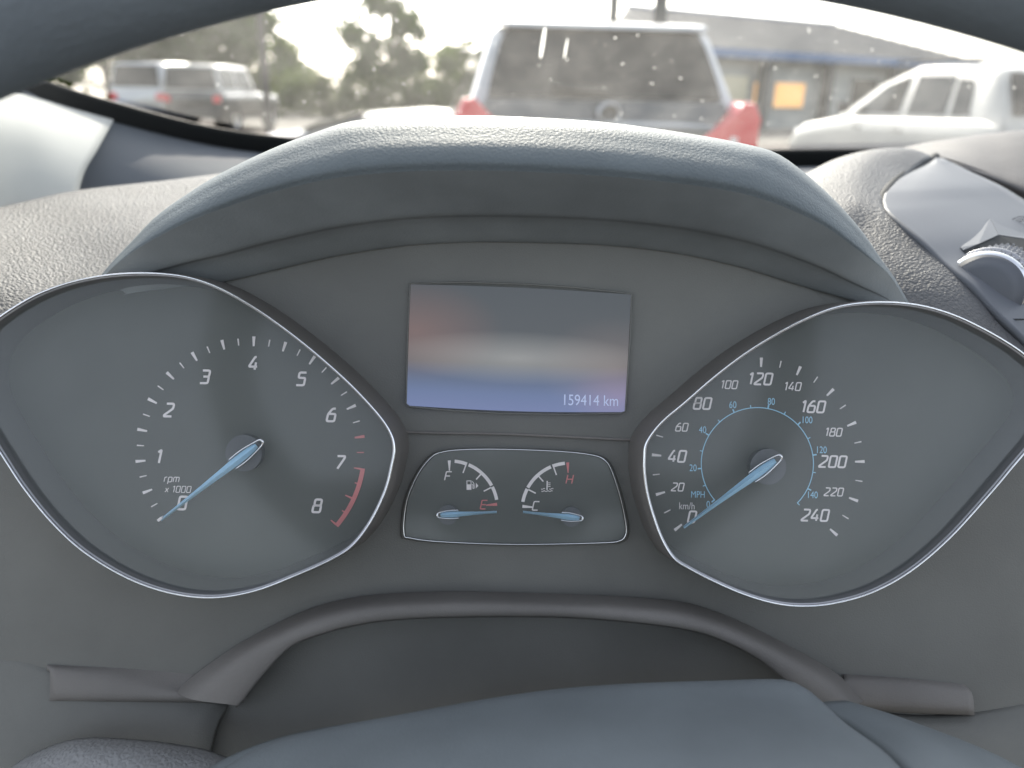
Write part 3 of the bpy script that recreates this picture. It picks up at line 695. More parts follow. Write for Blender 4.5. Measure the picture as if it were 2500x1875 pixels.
def small_gauge(name, c, sgn, lo, hi, lo_p, hi_p, lo_m, hi_m, label, ned):
    g = disc(name, (c[0] - sgn * 4, c[1] + 14), 24, DW, M['hubdisc'], clu, .002); g['label'] = label
    A = lambda a: a if sgn > 0 else 180 - a
    for b0, b1 in ((84.5, 69.2), (67.0, 28.8), (27, 10.5)):
        q = arc(c, 119.5, A(b0), A(b1), 16) + arc(c, 111.5, A(b1), A(b0), 16)
        poly_flat('scale_band', q, DW, M['white'], g, .00025)
    for a, r in ((70.0, 92), (48, 95), (27.0, 92)):
        tick(g, c, r, 112, A(a), 3, 3.2, M['white'])
    tick(g, c, 92, 117, A(91 if sgn > 0 else 88), 2.5, 7.5, hi_m); tick(g, c, 88, 115, A(5.0), 3, 7.5, lo_m)
    word('letter', hi, *hi_p, 21, DW, hi_m, g, .14); word('letter', lo, *lo_p, 21, DW, lo_m, g, .14)
    needle(g, *ned, 15, 6, 3.6, cap_f=.36); return g
fg = small_gauge('fuel_gauge', (1099, 1241), 1, 'E', 'F', (1181, 1232), (1094, 1162), M['red'], M['white'], 'fuel gauge from F to red E with needle near empty', ((1213, 1250), (1067, 1258)))
tg = small_gauge('temperature_gauge', (1390, 1246), -1, 'C', 'H', (1308, 1235), (1391, 1170), M['white'], M['red'], 'temperature gauge from C to red H with needle at cold', ((1277, 1250), (1423, 1266)))
# pump pictogram
strokes_mesh('pump_icon', [([(1140, 1174), (1140, 1195), (1150, 1195), (1150, 1174)], 1), (rounded([(1152, 1183), (1155, 1183), (1154.5, 1193), (1158, 1192), (1157, 1180), (1153, 1175)], 2), 0)], 1.8, DW, M['white'], fg)
poly_flat('pump_icon', [(1140, 1182.5), (1150, 1182.5), (1150, 1195), (1140, 1195)], DW, M['white'], fg, .0002)
poly_flat('pump_arrow', [(1162, 1178.5), (1168, 1186), (1161.5, 1192.5)], DW, M['white'], fg, .0002)
zz = lambda x0, x1, y, n, a: [(x0 + (x1 - x0) * i / 24, y + a * math.sin(i / 24 * n * 2 * math.pi)) for i in range(25)]
strokes_mesh('thermometer_icon', [([(1336, 1174), (1335.5, 1196)], 0)], 3, DW, M['white'], tg)
strokes_mesh('thermometer_icon', [([(1338, 1179), (1344, 1179)], 0), ([(1338, 1183.5), (1344, 1183.5)], 0), ([(1338, 1188), (1344, 1188)], 0), (zz(1321, 1331, 1193.5, 1, 1), 0), (zz(1341, 1351, 1193.5, 1, 1), 0), (zz(1322, 1349, 1199, 3, 1), 0)], 1.6, DW, M['white'], tg)
# screen
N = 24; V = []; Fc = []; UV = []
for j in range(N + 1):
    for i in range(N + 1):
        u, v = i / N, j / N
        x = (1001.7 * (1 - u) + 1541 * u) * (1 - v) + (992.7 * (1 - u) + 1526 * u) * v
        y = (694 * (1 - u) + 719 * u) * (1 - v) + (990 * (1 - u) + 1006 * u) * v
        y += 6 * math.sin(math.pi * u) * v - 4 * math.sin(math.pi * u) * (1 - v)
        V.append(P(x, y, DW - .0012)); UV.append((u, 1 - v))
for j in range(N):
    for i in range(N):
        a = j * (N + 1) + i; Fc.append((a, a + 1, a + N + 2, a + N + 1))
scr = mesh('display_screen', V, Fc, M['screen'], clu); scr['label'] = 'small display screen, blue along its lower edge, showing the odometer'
uvl = scr.data.uv_layers.new(name='UVMap')
for lp in scr.data.loops: uvl.data[lp.index].uv = UV[lp.vertex_index]
plain_text('odometer_reading', '159414 km', 1441, 977, 26, DW - .0014, M['screentext'], scr, .82)
frame = [(1001, 692), (1120, 689), (1270, 693), (1400, 701), (1542, 717), (1540, 800), (1527, 1004), (1515, 1009), (1380, 1012), (1216, 1009), (1100, 1002), (1000, 993), (991, 985), (994, 850)]
tube('screen_frame', [P(x, y, DW - .0012) for x, y in frame], .0004, M['plate'], scr, closed=True)

# ---- lower surround with the arch over the steering column
arch_o = [(430, 1690), (455, 1669), (508, 1627), (593, 1570), (706, 1511), (791, 1479), (904, 1457), (1074, 1448), (1250, 1450), (1476, 1458), (1646, 1471), (1730, 1491), (1815, 1525), (1928, 1582), (2041, 1647), (2086, 1689), (2110, 1710)]
arch_i = [(575, 1722), (593, 1700), (633, 1650), (706, 1576), (791, 1542), (850, 1526), (940, 1511), (1074, 1503), (1250, 1501), (1420, 1505), (1589, 1520), (1702, 1539), (1787, 1570), (1860, 1610), (1917, 1655), (1985, 1709), (2000, 1722)]
NA_ = 70
def ar(pts, w, dx=0, dy=0): return pix_curve([(x + dx, y + dy, w) for x, y in pts], NA_)
loft('column_arch', [ar(arch_o, .3215, 0, -4), ar(arch_o, .318), [a.lerp(b, .35) - FWD * .003 for a, b in zip(ar(arch_o, .312), ar(arch_i, .306))], ar(arch_i, .3055), ar(arch_i, .312, 0, 4), ar(arch_i, .345, 0, 10)], M['trim'], dash, nv=4)
# dark recess under the arch
rows('arch_recess', [[(500, 1480, .350), (1250, 1440, .350), (2100, 1480, .350)], [(450, 1640, .345), (1250, 1600, .345), (2150, 1640, .345)], [(400, 1760, .330), (1250, 1740, .330), (2200, 1760, .330)], [(350, 2000, .315), (1250, 2000, .315), (2250, 2000, .315)]], M['ceiling'], n=24, nv=4)
# ledges either side of the arch
facetL = [[(110, 1619, .3245), (300, 1620, .3245), (500, 1626, .3245)], [(121, 1636, .319), (300, 1655, .319), (470, 1684, .319)], [(121, 1700, .3165), (330, 1704, .3165), (590, 1707, .3165)], [(118, 1716, .321), (330, 1716, .321), (590, 1716, .321)]]
rows('side_ledge', facetL, M['trim'], n=24, nv=4, solid=.002)
rows('side_ledge', [[(2050, 1640, .3245), (2200, 1648, .3245), (2345, 1662, .3245)], [(2060, 1660, .319), (2220, 1672, .319), (2372, 1690, .319)], [(1990, 1712, .3165), (2200, 1722, .3165), (2379, 1732, .317)], [(1985, 1722, .321), (2200, 1740, .321), (2379, 1748, .322)]], M['trim'], n=24, nv=4, solid=.002)
rows('lower_panel', [[(-420, 1555, .324), (40, 1600, .3232), (125, 1628, .3228), (560, 1712, .322)], [(-420, 1680, .320), (40, 1720, .318), (150, 1750, .317), (520, 1790, .316)], [(-420, 1990, .31), (40, 1990, .31), (150, 1990, .31), (480, 1990, .31)]], M['plate'], n=20, nv=4)
rows('lower_panel', [[(2000, 1726, .322), (2380, 1738, .3226), (2900, 1600, .324)], [(2060, 1800, .316), (2380, 1800, .316), (2900, 1790, .318)], [(2100, 1990, .31), (2380, 1990, .31), (2900, 1990, .31)]], M['plate'], n=20, nv=4)
rows('knee_pad', [[(0, 1900, .305), (60, 1850, .304), (180, 1804, .303), (320, 1804, .303), (480, 1824, .304), (560, 1850, .305)], [(0, 1920, .29), (60, 1880, .288), (180, 1845, .286), (320, 1845, .286), (480, 1860, .288), (560, 1880, .29)], [(0, 2000, .27), (60, 2000, .27), (180, 2000, .27), (320, 2000, .27), (480, 2000, .27), (560, 2000, .27)]], M['knee'], n=30, nv=4)

# ---- steering column and wheel
col = thing('steering_column', 'smooth blue grey steering column cover below the gauges', 'steering column', P(1600, 2400, .28))
def srow(pts, n=50): return pix_curve(pts, n)
loft('column_cover', [
    srow([(470, 2100, .300), (700, 1950, .300), (1000, 1850, .300), (1300, 1800, .300), (1600, 1780, .300), (1850, 1780, .300), (2000, 1840, .300), (2120, 1960, .300)]),
    srow([(500, 1905, .262), (680, 1812, .268), (1000, 1743, .274), (1300, 1692, .278), (1560, 1670, .280), (1860, 1664, .280), (1945, 1676, .280), (1990, 1712, .280)]),
    srow([(520, 1960, .235), (720, 1850, .245), (1000, 1785, .252), (1300, 1735, .258), (1600, 1715, .260), (1900, 1715, .262), (2010, 1735, .262), (2070, 1770, .262)]),
    srow([(600, 2060, .210), (800, 1960, .218), (1050, 1890, .224), (1300, 1850, .228), (1600, 1835, .230), (1950, 1835, .232), (2110, 1850, .232), (2200, 1875, .232)]),
    srow([(700, 2300, .190), (900, 2180, .195), (1100, 2100, .20), (1300, 2060, .203), (1600, 2040, .205), (1950, 2040, .206), (2200, 2060, .206), (2330, 2100, .206)])], M['shroud'], col, nv=5, solid=.003)
loft('cover_flank', [
    srow([(1992, 1716, .283), (2100, 1790, .264), (2220, 1890, .235), (2400, 2120, .21)], 30),
    srow([(2040, 1711, .284), (2160, 1760, .268), (2310, 1850, .244), (2520, 2060, .22)], 30),
    srow([(2080, 1716, .288), (2240, 1766, .280), (2440, 1846, .268), (2640, 1960, .250)], 30),
    srow([(2100, 1770, .294), (2260, 1830, .290), (2460, 1930, .282), (2680, 2060, .27)], 30)], M['shroud'], col, nv=4, solid=.003)
loft('cover_flank', [
    srow([(470, 1900, .268), (560, 1846, .270), (690, 1798, .274), (850, 1766, .277), (1000, 1748, .279)], 30),
    srow([(490, 1916, .258), (580, 1866, .262), (710, 1818, .266), (860, 1780, .270), (1000, 1755, .274)], 30),
    srow([(560, 1990, .254), (640, 1916, .260), (740, 1850, .266), (860, 1800, .272), (1000, 1768, .277)], 30)], M['shroud'], col, nv=4, solid=.002)
whl = thing('steering_wheel', 'dark leather steering wheel rim arching over the gauges, out of focus', 'steering wheel', P(1250, 937, .17))
wx, wy, ww, wt, wR, wroll = -.00102, .10620, .200, .66987, .165, .0576
def C3(x, y, w): return CAM + XC * x + UC * y + FWD * w
E2 = (UC * -math.cos(wt) - FWD * math.sin(wt)); E1 = (XC * math.cos(wroll) + UC * math.sin(wroll)); E1 = (E1 - E2 * E1.dot(E2)).normalized(); E3 = E1.cross(E2)
hubc = C3(wx + .002, wy + .0112, ww) + E2 * wR
rimr = .0155; V = []; Fc = []; NW, NK = 160, 20
for i in range(NW):
    a = 2 * math.pi * i / NW; d = E1 * math.sin(a) - E2 * math.cos(a); c = hubc + d * (wR + rimr)
    for k in range(NK):
        b = 2 * math.pi * k / NK; V.append(c + d * math.cos(b) * rimr + E3 * math.sin(b) * rimr * 1.12)
for i in range(NW):
    for k in range(NK): Fc.append((i * NK + k, i * NK + (k + 1) % NK, ((i + 1) % NW) * NK + (k + 1) % NK, ((i + 1) % NW) * NK + k))
mesh('rim', V, Fc, M['rim'], whl, True)
def slab(name, pts, th, mt, parent, bev=.006, lift=0):
    n = len(pts); V = [hubc + E1 * x + E2 * y + E3 * (lift - th / 2) for x, y in pts] + [hubc + E1 * x + E2 * y + E3 * (lift + th / 2) for x, y in pts]
    Fc = [tuple(range(n)), tuple(range(2 * n - 1, n - 1, -1))] + [(i, (i + 1) % n, n + (i + 1) % n, n + i) for i in range(n)]
    return mesh(name, V, Fc, mt, parent, False, bevel=bev)
slab('hub', [(-.055, .062), (.055, .062), (.066, .075), (.055, .115), (.03, .13), (-.03, .13), (-.055, .115), (-.066, .075)], .04, M['rim'], whl)
slab('spoke', [(-.152, .075), (-.055, .072), (-.055, .105), (-.14, .112)], .022, M['rim'], whl)
slab('spoke', [(.055, .072), (.152, .075), (.14, .112), (.055, .105)], .022, M['rim'], whl)
slab('spoke', [(-.025, .12), (.025, .12), (.02, .170), (-.02, .170)], .02, M['rim'], whl)

# ================================================================ OUTSIDE: vehicles
def prism(name, pts, axis, a, b, mt, parent, bevel=0):
    """outline in two coords extruded along the third local axis (0=x forward,1=y left,2=z up)"""
    def mk(p, t):
        q = list(p); q.insert(axis, t); return q
    n = len(pts); V = [mk(p, a) for p in pts] + [mk(p, b) for p in pts]
    Fc = [tuple(range(n)), tuple(range(2 * n - 1, n - 1, -1))] + [(i, (i + 1) % n, n + (i + 1) % n, n + i) for i in range(n)]
    return mesh(name, V, Fc, mt, parent, bevel=bevel)
def lerp1(tab, t):
    if t <= tab[0][0]: return tab[0][1]
    for (a, b), (c, d) in zip(tab, tab[1:]):
        if t <= c: return b + (d - b) * (t - a) / (c - a)
    return tab[-1][1]
def wheel(parent, x, y, r, w):
    s = 1 if y > 0 else -1
    def lathe(name, prof, mt, par, k=28):
        V = []; Fc = []
        for rr, d in prof:
            for j in range(k): V.append((x + rr * math.cos(2 * math.pi * j / k), y + s * d, r + rr * math.sin(2 * math.pi * j / k)))
        for i in range(len(prof) - 1):
            for j in range(k): Fc.append((i * k + j, i * k + (j + 1) % k, (i + 1) * k + (j + 1) % k, (i + 1) * k + j))
        return mesh(name, V, Fc, mt, par, True)
    t = lathe('wheel', [(r * .62, -w), (r * .95, -w), (r, -w * .85), (r, -.03), (r * .95, 0), (r * .64, .005), (r * .62, -.02)], M['tyre'], parent)
    lathe('rim', [(r * .63, -.015), (r * .58, -.03), (r * .2, -.02), (.005, -.02)], M['alloy'], t)
def car(name, label, cat, loc, rotz, L, W, H, belt, body_top, roof, paint, windows, group=None, rear_glass=True, roofpaint=None, rails=False, sill=.28, tl=None, roofw=.80, wheels=(.78, .78), rw=.34, mirrors=True):
    """body_top: [(t, z)] shoulder/bonnet line from tail (0) to nose (L). roof: [(t, z)] greenhouse line"""
    LOCAL[0] = True
    root = thing(name, label, cat, loc, group, rotz); hw = W / 2
    # lower body
    V = []; Fc = []; st = [0, .03, .12, .4] + [L * k / 14 for k in range(2, 13)] + [L - .4, L - .12, L - .03, L]; st = sorted(set(round(s, 3) for s in st))
    for t in st:
        e = min(t, L - t); pin = .90 if e < .01 else .95 if e < .05 else .985 if e < .2 else 1; zt = lerp1(body_top, t); zs = sill + (.10 if e < .05 else 0)
        h = hw * pin
        half = [(h * .86, zs), (h * .97, zs + .08), (h, zs + .3), (h, zt - .18), (h * .975, zt - .05), (h * .93, zt), (h * .5, zt + .025), (0, zt + .03)]
        V += [(t, y, z) for y, z in half] + [(t, -y, z) for y, z in reversed(half[:-1])]
    n = 15
    for i in range(len(st) - 1):
        for k in range(n): Fc.append((i * n + k, i * n + (k + 1) % n, (i + 1) * n + (k + 1) % n, (i + 1) * n + k))
    Fc += [tuple(range(n)), tuple(range((len(st) - 1) * n, len(st) * n))]
    body = mesh('body', V, Fc, paint, root, True)
    # greenhouse
    y_at = lambda z: hw * (.93 - (.93 - roofw) * (z - belt) / (H - belt))
    V = []; Fc = []; gs = [Vector((a[0] + (b[0] - a[0]) * k / 4, a[1] + (b[1] - a[1]) * k / 4, 0)) for a, b in zip(roof, roof[1:]) for k in range(4)] + [Vector((*roof[-1], 0))]
    for g in gs:
        t, z = g.x, max(g.y, belt - .02); ye = y_at(max(z - .05, belt - .02))
        half = [(y_at(belt - .04), belt - .04), (ye, max(z - .05, belt - .03)), (ye * .93, z - .012), (ye * .6, z + .008), (0, z + .015)]
        V += [(t, y, zz) for y, zz in half] + [(t, -y, zz) for y, zz in reversed(half[:-1])]
    n = 9
    for i in range(len(gs) - 1):
        for k in range(n - 1): Fc.append((i * n + k, i * n + k + 1, (i + 1) * n + k + 1, (i + 1) * n + k))
    Fc += [tuple(range(n)), tuple(range((len(gs) - 1) * n, len(gs) * n))]
    cabin = mesh('roof', V, Fc, roofpaint or paint, root, True)
    for s in (1, -1):
        for wpts in windows:
            q = [(t, s * (y_at(z) + .010), z) for t, z in wpts]; q2 = [(t, s * (y_at(z) - .01), z) for t, z in wpts]; k = len(q)
            mesh('side_window', q + q2, [tuple(range(k)), tuple(range(2 * k - 1, k - 1, -1))] + [(i, (i + 1) % k, k + (i + 1) % k, k + i) for i in range(k)], M['carglass'], root)
    # glass front and rear on the sloping ends of the roof line
    def endglass(nm, a, b, inw):
        (t0, z0), (t1, z1) = a, b; dx, dz = t1 - t0, z1 - z0; ln = math.hypot(dx, dz); nx, nz = (-dz / ln, dx / ln)
        if (nx > 0) != (inw > 0): nx, nz = -nx, -nz
        def pt(f, s): z = z0 + dz * f; return (t0 + dx * f + nx * .035, s * (y_at(z) - .07), z + nz * .035 + .01)
        q = [pt(.08, 1), pt(.08, -1), pt(.9, -1), pt(.9, 1)]; q2 = [(x - nx * .03, y, z - nz * .03) for x, y, z in q]
        mesh(nm, q + q2, [(0, 1, 2, 3), (7, 6, 5, 4), (0, 1, 5, 4), (1, 2, 6, 5), (2, 3, 7, 6), (3, 0, 4, 7)], M['carglass'], root, bevel=.01)
    if rear_glass: endglass('rear_window', roof[0], roof[1], -1)
    endglass('front_window', roof[-1], roof[-2], 1)
    for x in (wheels[0], L - wheels[1]):
        for s in (1, -1): wheel(root, x, s * (hw - .005), rw, .2)
    zb = lerp1(body_top, 0)
    for s in (1, -1):
        prism('headlight', [(s * hw * .55, zb - .32), (s * hw * .88, zb - .30), (s * hw * .86, zb - .20), (s * hw * .6, zb - .22)], 0, L - .08, L + .015, M['reverse'], root, .01)
        if not tl: prism('taillight', [(s * hw * .68, zb - .26), (s * hw * .93, zb - .26), (s * hw * .93, zb - .06), (s * hw * .72, zb - .08)], 0, -.02, .15, M['taillight'], root, .012)
        mx = roof[-1][0] - .35
        if mirrors: prism('door_mirror', [(s * hw * .98, belt + .02), (s * hw * 1.14, belt + .03), (s * hw * 1.14, belt + .16), (s * hw * .98, belt + .14)], 0, mx, mx + .09, M['darktrim'], root, .02)
        if rails: prism('roof_rail', [(roof[1][0] + .05, H + .02), (roof[-2][0] - .05, H + .03), (roof[-2][0] - .1, H + .06), (roof[1][0] + .1, H + .05)], 1, s * hw * .70, s * hw * .66, M['darktrim'], root)
        for dx in (L * .36, L * .56): prism('door_handle', [(dx, belt - .16), (dx + .18, belt - .15), (dx + .18, belt - .12), (dx, belt - .125)], 1, s * hw * .985, s * hw * 1.012, paint, root)
    prism('bumper', [(-.05, sill), (-.07, sill + .28), (0.05, sill + .32), (.08, sill)], 1, -hw * .9, hw * .9, M['darktrim'], root, .02)
    prism('bumper', [(L + .04, sill), (L + .05, sill + .22), (L - .05, sill + .28), (L - .08, sill)], 1, -hw * .9, hw * .9, M['darktrim'], root, .02)
    LOCAL[0] = False
    return root
HEAD = R(90)                                  # local +x (nose) -> world +Y
# large SUV directly ahead, tail towards us
p = at(1462, 5.0)
suv = car('suv', 'silver SUV directly ahead seen from behind, dark rear window and red tail lights', 'suv', p, HEAD + R(6.5), 4.6, 1.88, 1.70, 1.12,
    [(0, 1.10), (.2, 1.12), (3.2, 1.10), (3.6, 1.02), (4.4, .88), (4.6, .74)], [(.06, 1.10), (.36, 1.68), (1.2, 1.71), (2.3, 1.70), (3.35, 1.10)], M['silver_paint'],
    [[(.5, 1.18), (.95, 1.16), (.95, 1.56), (.62, 1.58)], [(1.03, 1.16), (1.85, 1.15), (1.85, 1.58), (1.03, 1.57)], [(1.95, 1.15), (2.95, 1.15), (2.3, 1.56), (1.95, 1.58)]],
    tl=True, roofw=.72, rear_glass=False, mirrors=False)
LOCAL[0] = True
hw = .94
def tailpt(f, y): z = 1.08 + .62 * f; return (.055 + .31 * f - .035, y, z)
q = [tailpt(-.01, .80), tailpt(-.01, -.80), tailpt(.27, -.765), tailpt(.27, .765)]; q2 = [(x + .04, y, z) for x, y, z in q]
mesh('tailgate_upper', q + q2, [(0, 1, 2, 3), (7, 6, 5, 4), (0, 1, 5, 4), (1, 2, 6, 5), (2, 3, 7, 6), (3, 0, 4, 7)], M['grey_paint'], suv, bevel=.012)
q = [tailpt(.29, .745), tailpt(.29, -.745), tailpt(.5, -.715), tailpt(.80, -.655), tailpt(.90, -.62), tailpt(.955, -.565), tailpt(.98, -.48), tailpt(.985, -.3), tailpt(.99, 0), tailpt(.985, .3), tailpt(.98, .48), tailpt(.955, .565), tailpt(.90, .62), tailpt(.80, .655), tailpt(.5, .715)]
q2 = [(x + .04, y, z) for x, y, z in q]; k = len(q)
mesh('rear_window', q + q2, [tuple(range(k)), tuple(range(2 * k - 1, k - 1, -1))] + [(i, (i + 1) % k, k + (i + 1) % k, k + i) for i in range(k)], M['carglass'], suv, bevel=.008)
prism('tailgate', [(-.80, .66), (.80, .66), (.82, 1.08), (.79, 1.105), (-.79, 1.105), (-.82, 1.08)], 0, -.035, .1, M['grey_paint'], suv, .02)
prism('spoiler', [(.26, 1.665), (.30, 1.70), (.55, 1.725), (.55, 1.69)], 1, -.66, .66, M['silver_paint'], suv, .012)
for s in (1, -1):
    prism('taillight', [(s * .52, 1.00), (s * .935, .92), (s * .945, 1.16), (s * .90, 1.25), (s * .84, 1.26), (s * .72, 1.14)], 0, -.07, .24, M['taillight'], suv, .02)
    prism('reverse_light', [(s * .74, 1.0), (s * .80, .985), (s * .80, 1.05), (s * .76, 1.055)], 0, -.078, .0, M['reverse'], suv, .006)
V = []; Fc = []
for i in range(32):
    a = 2 * math.pi * i / 32
    for rr, d in ((.050, -.045), (.066, -.105), (.084, -.045), (.065, -.0)): V.append((d + .09 , rr * math.cos(a), 1.175 + rr * .9 * math.sin(a)))
for i in range(32):
    for k in range(4): Fc.append((i * 4 + k, i * 4 + (k + 1) % 4, ((i + 1) % 32) * 4 + (k + 1) % 4, ((i + 1) % 32) * 4 + k))
mesh('emblem', V, Fc, M['satin'], suv, True)
prism('rear_wiper', [(-.02, 1.285), (.34, 1.32), (.34, 1.335), (-.02, 1.305)], 0, .07, .14, M['darktrim'], suv)
LOCAL[0] = False
# white crossover to the right, seen from its rear left corner
p = at(2395, 7.9); hd = Vector((-.12, .993)); L_, W_ = 4.6, 1.84
rz = math.atan2(hd.y, hd.x); right_dir = Vector((hd.y, -hd.x))
car('crossover', 'white crossover with roof rails and dark windows parked before the low building', 'crossover', (p.x + right_dir.x * W_ / 2 * .95, p.y + right_dir.y * W_ / 2 * .95, 0), rz, L_, W_, 1.66, 1.08,
    [(0, 1.05), (.3, 1.10), (3.1, 1.05), (3.5, 1.0), (4.3, .90), (4.6, .72)], [(.05, 1.10), (.40, 1.58), (1.0, 1.64), (1.8, 1.655), (2.5, 1.45), (3.25, 1.07)], M['white_paint'],
    [[(.62, 1.14), (.92, 1.13), (.98, 1.50), (.74, 1.48)], [(1.02, 1.13), (1.72, 1.12), (1.72, 1.54), (1.06, 1.53)], [(1.86, 1.12), (2.86, 1.11), (2.3, 1.44), (1.86, 1.54)]],
    rails=True, roofw=.80)
# far left vehicles
g = at(345, 24.0)
car('parked_van', 'pale silver people carrier parked far off behind the windscreen pillar', 'van', (g.x, 24, 0), R(78), 4.7, 1.85, 1.88, 1.15,
    [(0, 1.1), (3.6, 1.1), (4.4, .95), (4.7, .75)], [(.03, 1.12), (.2, 1.84), (1.5, 1.9), (2.6, 1.84), (3.7, 1.1)], M['silver_paint'],
    [[(.4, 1.2), (1.3, 1.18), (1.3, 1.7), (.5, 1.7)], [(1.4, 1.18), (2.3, 1.18), (2.3, 1.72), (1.4, 1.72)], [(2.4, 1.18), (3.3, 1.18), (2.7, 1.65), (2.4, 1.7)]])
g = at(478, 23.0)
car('off_roader', 'black boxy off-roader with pale hard top beside the far silver vehicle', 'off-roader', (g.x, 23, 0), R(84), 4.1, 1.82, 1.83, 1.12,
    [(0, 1.08), (2.6, 1.08), (3.0, 1.04), (4.0, 1.0), (4.1, .9)], [(.02, 1.1), (.1, 1.78), (1.0, 1.83), (2.1, 1.8), (2.5, 1.08)], M['black_paint'],
    [[(.2, 1.2), (1.1, 1.2), (1.1, 1.7), (.25, 1.7)], [(1.2, 1.2), (2.2, 1.2), (2.0, 1.7), (1.2, 1.7)]], roofpaint=M['white_paint'], sill=.4, rw=.40)
# low silver car just above the binnacle
g = at(985, 8.6)
car('coupe', 'low dark grey coupe half hidden behind the binnacle, left of the SUV ahead', 'coupe', (g.x - 1.45, 8.9, 0), R(8), 4.3, 1.78, 1.09, .80,
    [(0, .80), (.6, .84), (2.9, .82), (4.0, .66), (4.3, .5)], [(.35, .84), (1.1, 1.04), (1.7, 1.085), (2.2, 1.06), (3.0, .82)], M['grey_paint'],
    [[(1.0, .87), (1.75, .86), (1.75, 1.02), (1.3, 1.0)], [(1.83, .86), (2.75, .86), (2.25, 1.0), (1.83, 1.02)]], sill=.22, roofw=.74, rw=.31)

# ================================================================ OUTSIDE: building, posts, trees
A0 = Vector((7.86, 30.4, 0)); b1 = Vector((.848, .53, 0)); b2 = Vector((-.53, .848, 0)); ZE, ZR = 2.72, 4.5
B = lambda s, d, z: A0 + b1 * s + b2 * d + Vector((0, 0, z))
bl = thing('building', 'low building with grey hipped metal roof and blue fascia behind the white crossover', 'building', B(5, 5, 0))
def boxB(name, s0, s1, d0, d1, z0, z1, mt, parent=None, bevel=0):
    V = [B(s, d, z) for z in (z0, z1) for d in (d0, d1) for s in (s0, s1)]
    return mesh(name, V, [(0, 1, 3, 2), (4, 5, 7, 6), (0, 1, 5, 4), (2, 3, 7, 6), (0, 2, 6, 4), (1, 3, 7, 5)], mt, parent or bl, bevel=bevel)
boxB('wall', -5.2, 16.0, .8, 9.2, 0, ZE - .05, M['wallp'])
r0, r1, r2, r3 = B(-6, 0, ZE + .12), B(16.8, 0, ZE + .12), B(16.8, 10, ZE + .12), B(-6, 10, ZE + .12); k0, k1 = B(-1, 5, ZR), B(11.8, 5, ZR)
rf = mesh('roof', [r0, r1, r2, r3, k0, k1], [(0, 1, 5, 4), (1, 2, 5), (2, 3, 4, 5), (3, 0, 4), (0, 1, 2, 3)], M['roof'], bl)
for i in range(56):                           # standing seams on the front slope
    s = -5.8 + i * .405; f = 1.0
    if s < -1: f = (s + 6) / 5
    if s > 11.8: f = (16.8 - s) / 5
    a = B(s, 0, ZE + .12); b = B(s, 5 * f, ZE + .12 + (ZR - ZE - .12) * f); w_ = b1 * .03; up = Vector((0, 0, .06))
    mesh('standing_seam', [a - w_, a + w_, b + w_, b - w_, a - w_ + up, a + w_ + up, b + w_ + up, b - w_ + up], [(4, 5, 6, 7), (0, 4, 7, 3), (1, 5, 6, 2), (0, 1, 5, 4)], M['roof'], rf)
boxB('fascia', -6.05, 16.85, -.05, .05, ZE - .18, ZE + .13, M['fascia'])
boxB('ridge_cap', -1, 11.8, 4.85, 5.15, ZR - .04, ZR + .07, M['fascia'])
for s0, s1, z0, z1, mt in ((-1.2, -.2, .9, 1.95, M['cream']), (.2, 1.6, .5, 1.95, M['cream']), (2.0, 2.7, .3, 1.75, M['amber']), (3.2, 4.9, .85, 1.75, M['amber']), (8, 9.6, .9, 2.0, M['carglass']), (11, 12.6, .9, 2.0, M['carglass'])):
    f = boxB('window', s0 - .08, s1 + .08, .70, .82, z0 - .08, z1 + .08, M['wallp']); boxB('pane', s0, s1, .66, .70, z0, z1, mt, f)
for s in (-2.5, 1.85, 5.6, 9.9, 14.2): boxB('column', s, s + .35, .1, .45, 0, ZE - .06, M['steel'])
def post(name, label, px, Y, r, h, mt, group=None, cap=True, extra=None):
    g = at(px, Y); t = thing(name, label, 'post', g, group); V = []; Fc = []
    prof = [(r * 1.5, 0), (r * 1.5, .15), (r, .2), (r * .92, h)]
    for rr, z in prof:
        for k in range(14): V.append((g.x + rr * math.cos(k * math.pi / 7), g.y + rr * math.sin(k * math.pi / 7), z))
    for i in range(3):
        for k in range(14): Fc.append((i * 14 + k, i * 14 + (k + 1) % 14, i * 14 + 14 + (k + 1) % 14, i * 14 + 14 + k))
    Fc.append(tuple(range(42, 56)))
    mesh('shaft', V, Fc, mt, t, True)
    return t, g
sgn = thing('sign_frame', 'tall dark two-legged sign rising behind the SUV ahead', 'sign', at(1555, 14))
for px, r in ((1497, .085), (1611, .115)):
    g = at(px, 14.0, 2.4)
    V = []; Fc = []
    for z in (0, 4.6):
        for k in range(14): V.append((g.x + r * math.cos(k * math.pi / 7), g.y + r * math.sin(k * math.pi / 7), z))
    for k in range(14): Fc.append((k, (k + 1) % 14, 14 + (k + 1) % 14, 14 + k))
    mesh('leg', V, Fc, M['steel'], sgn, True)
ga, gb = at(1450, 14, 3.6), at(1660, 14, 3.6)
mesh('sign_panel', [(x, y, z) for z in (3.6, 4.9) for y in (13.95, 14.05) for x in (ga.x, gb.x)], [(0, 1, 3, 2), (4, 5, 7, 6), (0, 1, 5, 4), (2, 3, 7, 6), (0, 2, 6, 4), (1, 3, 7, 5)], M['steel'], sgn)
t, g = post('utility_pole', 'slim dark utility pole standing before the left-hand trees', 662, 18.5, .09, 7.5, M['pole'])
mesh('crossarm', [(g.x + x, g.y + y, z) for z in (6.9, 7.02) for y in (-.05, .05) for x in (-.9, .9)], [(0, 1, 3, 2), (4, 5, 7, 6), (0, 1, 5, 4), (2, 3, 7, 6), (0, 2, 6, 4), (1, 3, 7, 5)], M['pole'], t)

